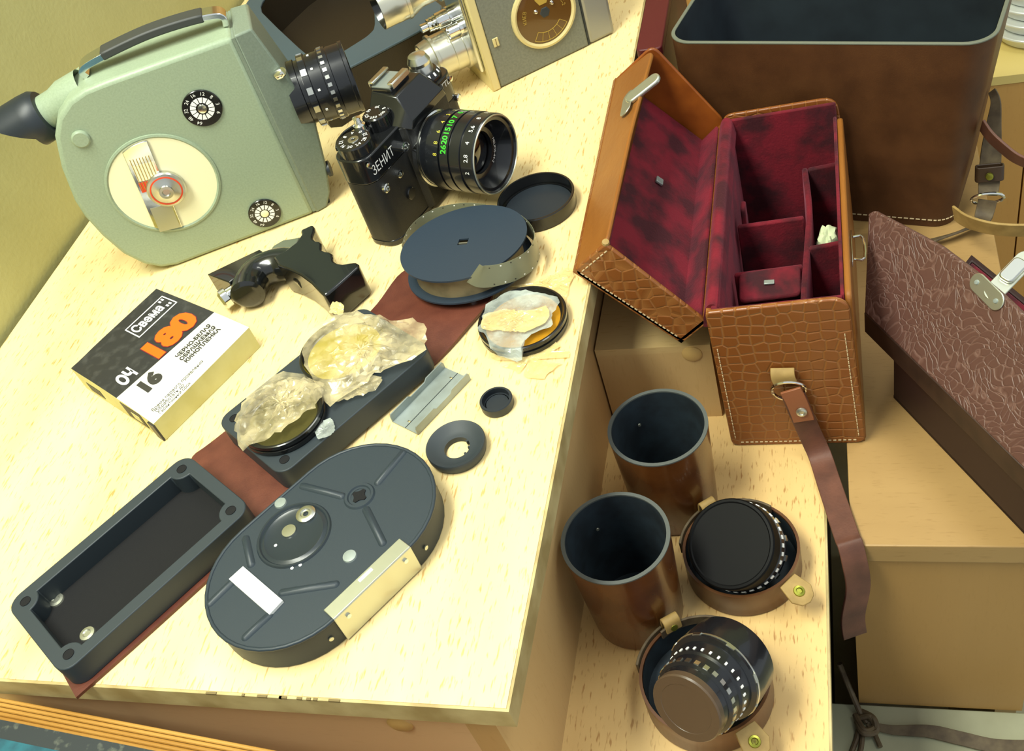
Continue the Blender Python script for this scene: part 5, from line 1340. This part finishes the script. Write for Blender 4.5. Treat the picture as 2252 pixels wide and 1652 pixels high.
# ================================================================== ROUND LENS CASES
def lens_cup(label, c, r0, r1, h):
    o = thing('lens_case', label, 'lens case', (c[0], c[1], -0.1478))
    bm = B(); lathe(bm, [(0, 0.0), (r0 - 0.001, 0.0), (r0, 0.0015), (r0 + (r1 - r0)*0.5, h*0.5), (r1, h)], 64); obj('leather_wall', bm, M['cup'], o)
    bm = B(); lathe(bm, [(r1 - 0.0022, h), (r0 + (r1 - r0)*0.5 - 0.0022, h*0.5), (r0 - 0.002, 0.003), (0, 0.003)], 64)
    b = obj('felt_lining', bm, M['cupin'], o)
    bm = B(); lathe(bm, [(r1 + 0.0001, h - 0.0006), (r1 + 0.0001, h + 0.0004), (r1 - 0.0022, h + 0.0004), (r1 - 0.0023, h - 0.0006)], 64, None, True); obj('cut_edge', bm, M['cupedge'], o)
    bm = B(); lathe(bm, [(0.0012, 0), (0.0010, 0.0006), (0, 0.0008)], 12, axis_frame((-(r1 - 0.0028)*0.6, (r1 - 0.0028)*0.72, h*0.72), (0.6, -0.7, 0.1))); obj('rivet', bm, M['satin'], o)
    return o
lens_cup('glossy brown round lens case standing before the narrow box', (-0.1165, 0.4235), 0.0285, 0.0318, 0.0800)
lens_cup('glossy brown round lens case standing against the cabinet side', (-0.1336, 0.3388), 0.0285, 0.0322, 0.0815)

def lens_lid(label, c, r, h, tabdirs, nm):
    o = thing('lens_case_tray', label, 'lens case', (c[0], c[1], -0.1478))
    bm = B(); lathe(bm, [(0, 0.0), (r - 0.001, 0.0), (r, 0.0012), (r, h), (r - 0.0018, h), (r - 0.0020, 0.003), (0, 0.003)], 64); w_ = obj('lid_wall', bm, M['trayleather'], o, angle=40)
    bm = B(); lathe(bm, [(r - 0.0021, h - 0.001), (r - 0.0023, 0.0032), (0, 0.0032)], 56); obj('felt_lining', bm, M['cupin'], o)
    # hinge strap arched over the rim and fastening tab
    a = tabdirs[0]; d_ = Vector((math.cos(a), math.sin(a), 0)); s_ = Vector((-math.sin(a), math.cos(a), 0))
    pts_ = smooth_path([d_*(r + 0.0015) + Vector((0, 0, 0.004)), d_*(r + 0.0025) + Vector((0, 0, h)), d_*(r + 0.0005) + Vector((0, 0, h + 0.009)), d_*(r - 0.0035) + Vector((0, 0, h + 0.0085)), d_*(r - 0.0045) + Vector((0, 0, h + 0.001))], 6)
    bm = B(); ribbon(bm, pts_, s_*0.0105, 0.0018); hs2 = obj('hinge_strap', bm, M['suede'], o, 0.0005)
    bm = B(); lathe(bm, [(0.0024, 0), (0.0020, 0.0008), (0, 0.0010)], 16, axis_frame(d_*(r - 0.0052) + Vector((0, 0, h + 0.0045)), -d_ + Vector((0, 0, 0.4)))); obj('brass_rivet', bm, M['brass'], hs2)
    a0_ = a - 1.25
    arc = [Vector(((r - 0.0032)*math.cos(q), (r - 0.0032)*math.sin(q), h + 0.0020)) for q in [a + 0.25 - 1.5*k/14 for k in range(15)]]
    bm = B(); ribbon(bm, arc, (0, 0, 0.0075), 0.0015); obj('inner_band', bm, M['oldstrap'], o, 0.0003)
    arc = [Vector(((r + 0.0014)*math.cos(q), (r + 0.0014)*math.sin(q), h - 0.003)) for q in [a + 0.15 + 0.75*k/10 for k in range(11)]]
    bm = B(); ribbon(bm, arc, (0, 0, 0.0110), 0.0016); obj('outer_band', bm, M['oldstrap'], o, 0.0003)
    a = tabdirs[1]; d_ = Vector((math.cos(a), math.sin(a), 0)); s_ = Vector((-math.sin(a), math.cos(a), 0))
    F = frame(d_*(r + 0.0085) + Vector((0, 0, h - 0.0030)), d_ + Vector((0, 0, -0.35)), Vector((0, 0, 1)) + d_*0.35)
    tabp = [(-0.008, -0.0065), (0.003, -0.0085), (0.0085, -0.0050), (0.0100, 0), (0.0085, 0.0050), (0.003, 0.0085), (-0.008, 0.0065)]
    bm = B(); prism(bm, tabp, 0, 0.0018, F); tb = obj('fastening_tab', bm, M['suede'], o, 0.0005)
    bm = B(); lathe(bm, [(0.0035, 0.0018), (0.0032, 0.0026), (0.0020, 0.0028), (0.0016, 0.0018), (0, 0.0018)], 24, F @ Matrix.Translation((0.001, 0, 0))); obj('snap', bm, M['brass'], tb)
    return o
l1 = at(1627, 1197, -0.122); l2 = at(1547, 1478, -0.122)
def ang_(c, px, py):
    q = at(px, py, -0.120); return math.atan2(q.y - c.y, q.x - c.x)
lens_lid('tan leather lens case lid holding a black-capped lens upright', (l1.x, l1.y), 0.0360, 0.0225, (ang_(l1, 1530, 1083), ang_(l1, 1722, 1262)), 'a')
lens_lid('tan leather lens case lid holding the tilted stepped lens', (l2.x, l2.y), 0.0375, 0.0235, (ang_(l2, 1462, 1350), ang_(l2, 1640, 1598)), 'b')

# lens with broad black cap, tilted in the first lid
d1 = Vector((-0.26, -0.44, 0.86)).normalized()
c_ = at(1606, 1196, -0.1035) - d1*0.0262
t = thing('camera_lens', 'black camera lens under a broad black cap, sitting in leather lid', 'camera lens', c_, (1, 0, 0), d1)
lens_barrel(t, Matrix.Identity(4), [(0, -0.003), (0.0200, -0.003), (0.0225, 0.0), (0.0262, 0.001), (0.0270, 0.006), (0.0260, 0.0065), (0.0260, 0.008), (0.0275, 0.0085), (0.0275, 0.0140), (0.0265, 0.0145), (0.0265, 0.0185), (0, 0.0185)],
            [(0.0275, 0.0105, 0.0125, 34, 0.0024, 'white', 0.0), (0.0270, 0.0020, 0.0045, 14, 0.0036, 'alu', 0.2), (0.0262, 0.0150, 0.0165, 20, 0.0016, 'white', 0.1)], 0, 0)
bm = B(); lathe(bm, [(0.0276, 0.0165), (0.0276, 0.0260), (0.0268, 0.0270), (0.0254, 0.0272), (0.0246, 0.0266), (0, 0.0266)], 64); obj('lens_cap_cover', bm, mk('matte_black_cap', (11, 11, 12), 0.55, spec=0.15), t)
# stepped lens lying tilted in the second lid
fc = at(1508, 1560, -0.0860); bc_ = at(1604, 1450, -0.1060)
d2 = (fc - bc_).normalized(); LL = (fc - bc_).length
t = thing('camera_lens', 'stepped black camera lens with silver rings and brown front cap', 'camera lens', bc_, Vector((1, 0, 0)), d2)
z_ = lambda u: LL*u
lens_barrel(t, Matrix.Identity(4), [(0, -0.006), (0.0220, -0.006), (0.0250, -0.003), (0.0262, z_(0.22)), (0.0256, z_(0.28)), (0.0256, z_(0.33)), (0.0262, z_(0.34)), (0.0262, z_(0.40)), (0.0235, z_(0.42)), (0.0228, z_(0.50)), (0.0228, z_(0.60)), (0.0215, z_(0.62)), (0.0210, z_(0.72)), (0.0222, z_(0.73)), (0.0222, z_(0.80)), (0.0205, z_(0.82)), (0.0200, z_(0.93)), (0, z_(0.93))],
            [(0.0222, z_(0.735), z_(0.795), 26, 0.0028, 'alu', 0.0), (0.0228, z_(0.53), z_(0.57), 30, 0.0012, 'white', 0.1), (0.0262, z_(0.345), z_(0.395), 8, 0.0050, 'alu', 0.3)], 0, 0)
bm = B(); lathe(bm, [(0.0262, z_(0.333)), (0.0267, z_(0.345)), (0.0267, z_(0.355)), (0.0260, z_(0.36))], 56, None, True); obj('silver_ring', bm, M['alu'], t)
bm = B(); lathe(bm, [(0.0200, z_(0.85)), (0.0203, z_(0.98)), (0.0196, z_(1.0)), (0.0150, z_(1.0)), (0.0148, z_(0.995)), (0, z_(0.995))], 56); obj('front_cap', bm, mk('brown_black_cap', (80, 64, 48), 0.35), t)

# ================================================================== SMALL BACKGROUND THINGS
# stack of white enamel trays on the cupboard
for k in range(5):
    o = thing('enamel_tray', ('lowest', 'second lowest', 'middle', 'second highest', 'topmost')[k] + ' white enamel tray of the stack on the honey cupboard', 'tray', (0.245, 0.985, -0.1333 + k*0.0135), group='white trays stacked on the cupboard')
    bm = B(); prof = rrect(0.20, 0.15, 0.03, 8); p2 = rrect(0.21, 0.16, 0.035, 8); p3 = rrect(0.194, 0.144, 0.027, 8)
    prism(bm, prof, 0.0, 0.0105, None, p2); obj('tray_body', bm, M['tin'], o, 0.0015, 3)
    bm = B(); ring(bm, rrect(0.216, 0.166, 0.037, 8), p3, 0.0105, 0.0130); obj('rolled_rim', bm, M['tin'], o, 0.0010, 3)
# dark strap lying knotted on the bench
t = thing('knotted_strap', 'thin dark leather strap knotted on the pale low bench', 'strap', (0.0, 0.38, -0.3725))
WK = Matrix.Translation((0, -0.0075, 0)) @ t.matrix_world.inverted()
zs = -0.3700
pz = lambda px, py, z=zs: WK @ at(px, py, z)
bm = B(); tube(bm, smooth_path([pz(1846, 1440, -0.335), pz(1866, 1490, -0.352), pz(1890, 1545, -0.3665), pz(1906, 1570)], 6), 0.0022, 8); obj('strap_end', bm, M['oldstrap'], t)
wps = [pz(1906, 1572, -0.3695), pz(1960, 1585, -0.3695), pz(2040, 1588, -0.3695), pz(2110, 1603, -0.3695), pz(2190, 1620, -0.3695), pz(2290, 1622, -0.3695)]
bm = B(); ribbon(bm, smooth_path(wps, 6), [Vector((0, 0.0040 + 0.006*min(1, i/14), 0.002)) for i in range(31)], 0.0018); obj('flat_strap', bm, M['oldstrap'], t, 0.0003)
for (pts_) in ([(1880, 1552), (1900, 1586), (1922, 1578), (1912, 1556), (1888, 1560)], [(1893, 1545), (1920, 1560), (1926, 1588), (1898, 1592), (1884, 1568)]):
    bm = B(); tube(bm, smooth_path([pz(px, py, zs + 0.002 + 0.003*(i % 2)) for i, (px, py) in enumerate(pts_)], 6), 0.0024, 8); obj('knot', bm, M['oldstrap'], t)
for (a, b_) in (((1898, 1580), (1882, 1668)), ((1908, 1575), (1935, 1622)), ((1890, 1570), (1870, 1640))):
    bm = B(); tube(bm, [pz(*a), pz((a[0] + b_[0])/2 + 3, (a[1] + b_[1])/2), pz(*b_)], 0.0020, 8); obj('strap_tail', bm, M['oldstrap'], t)
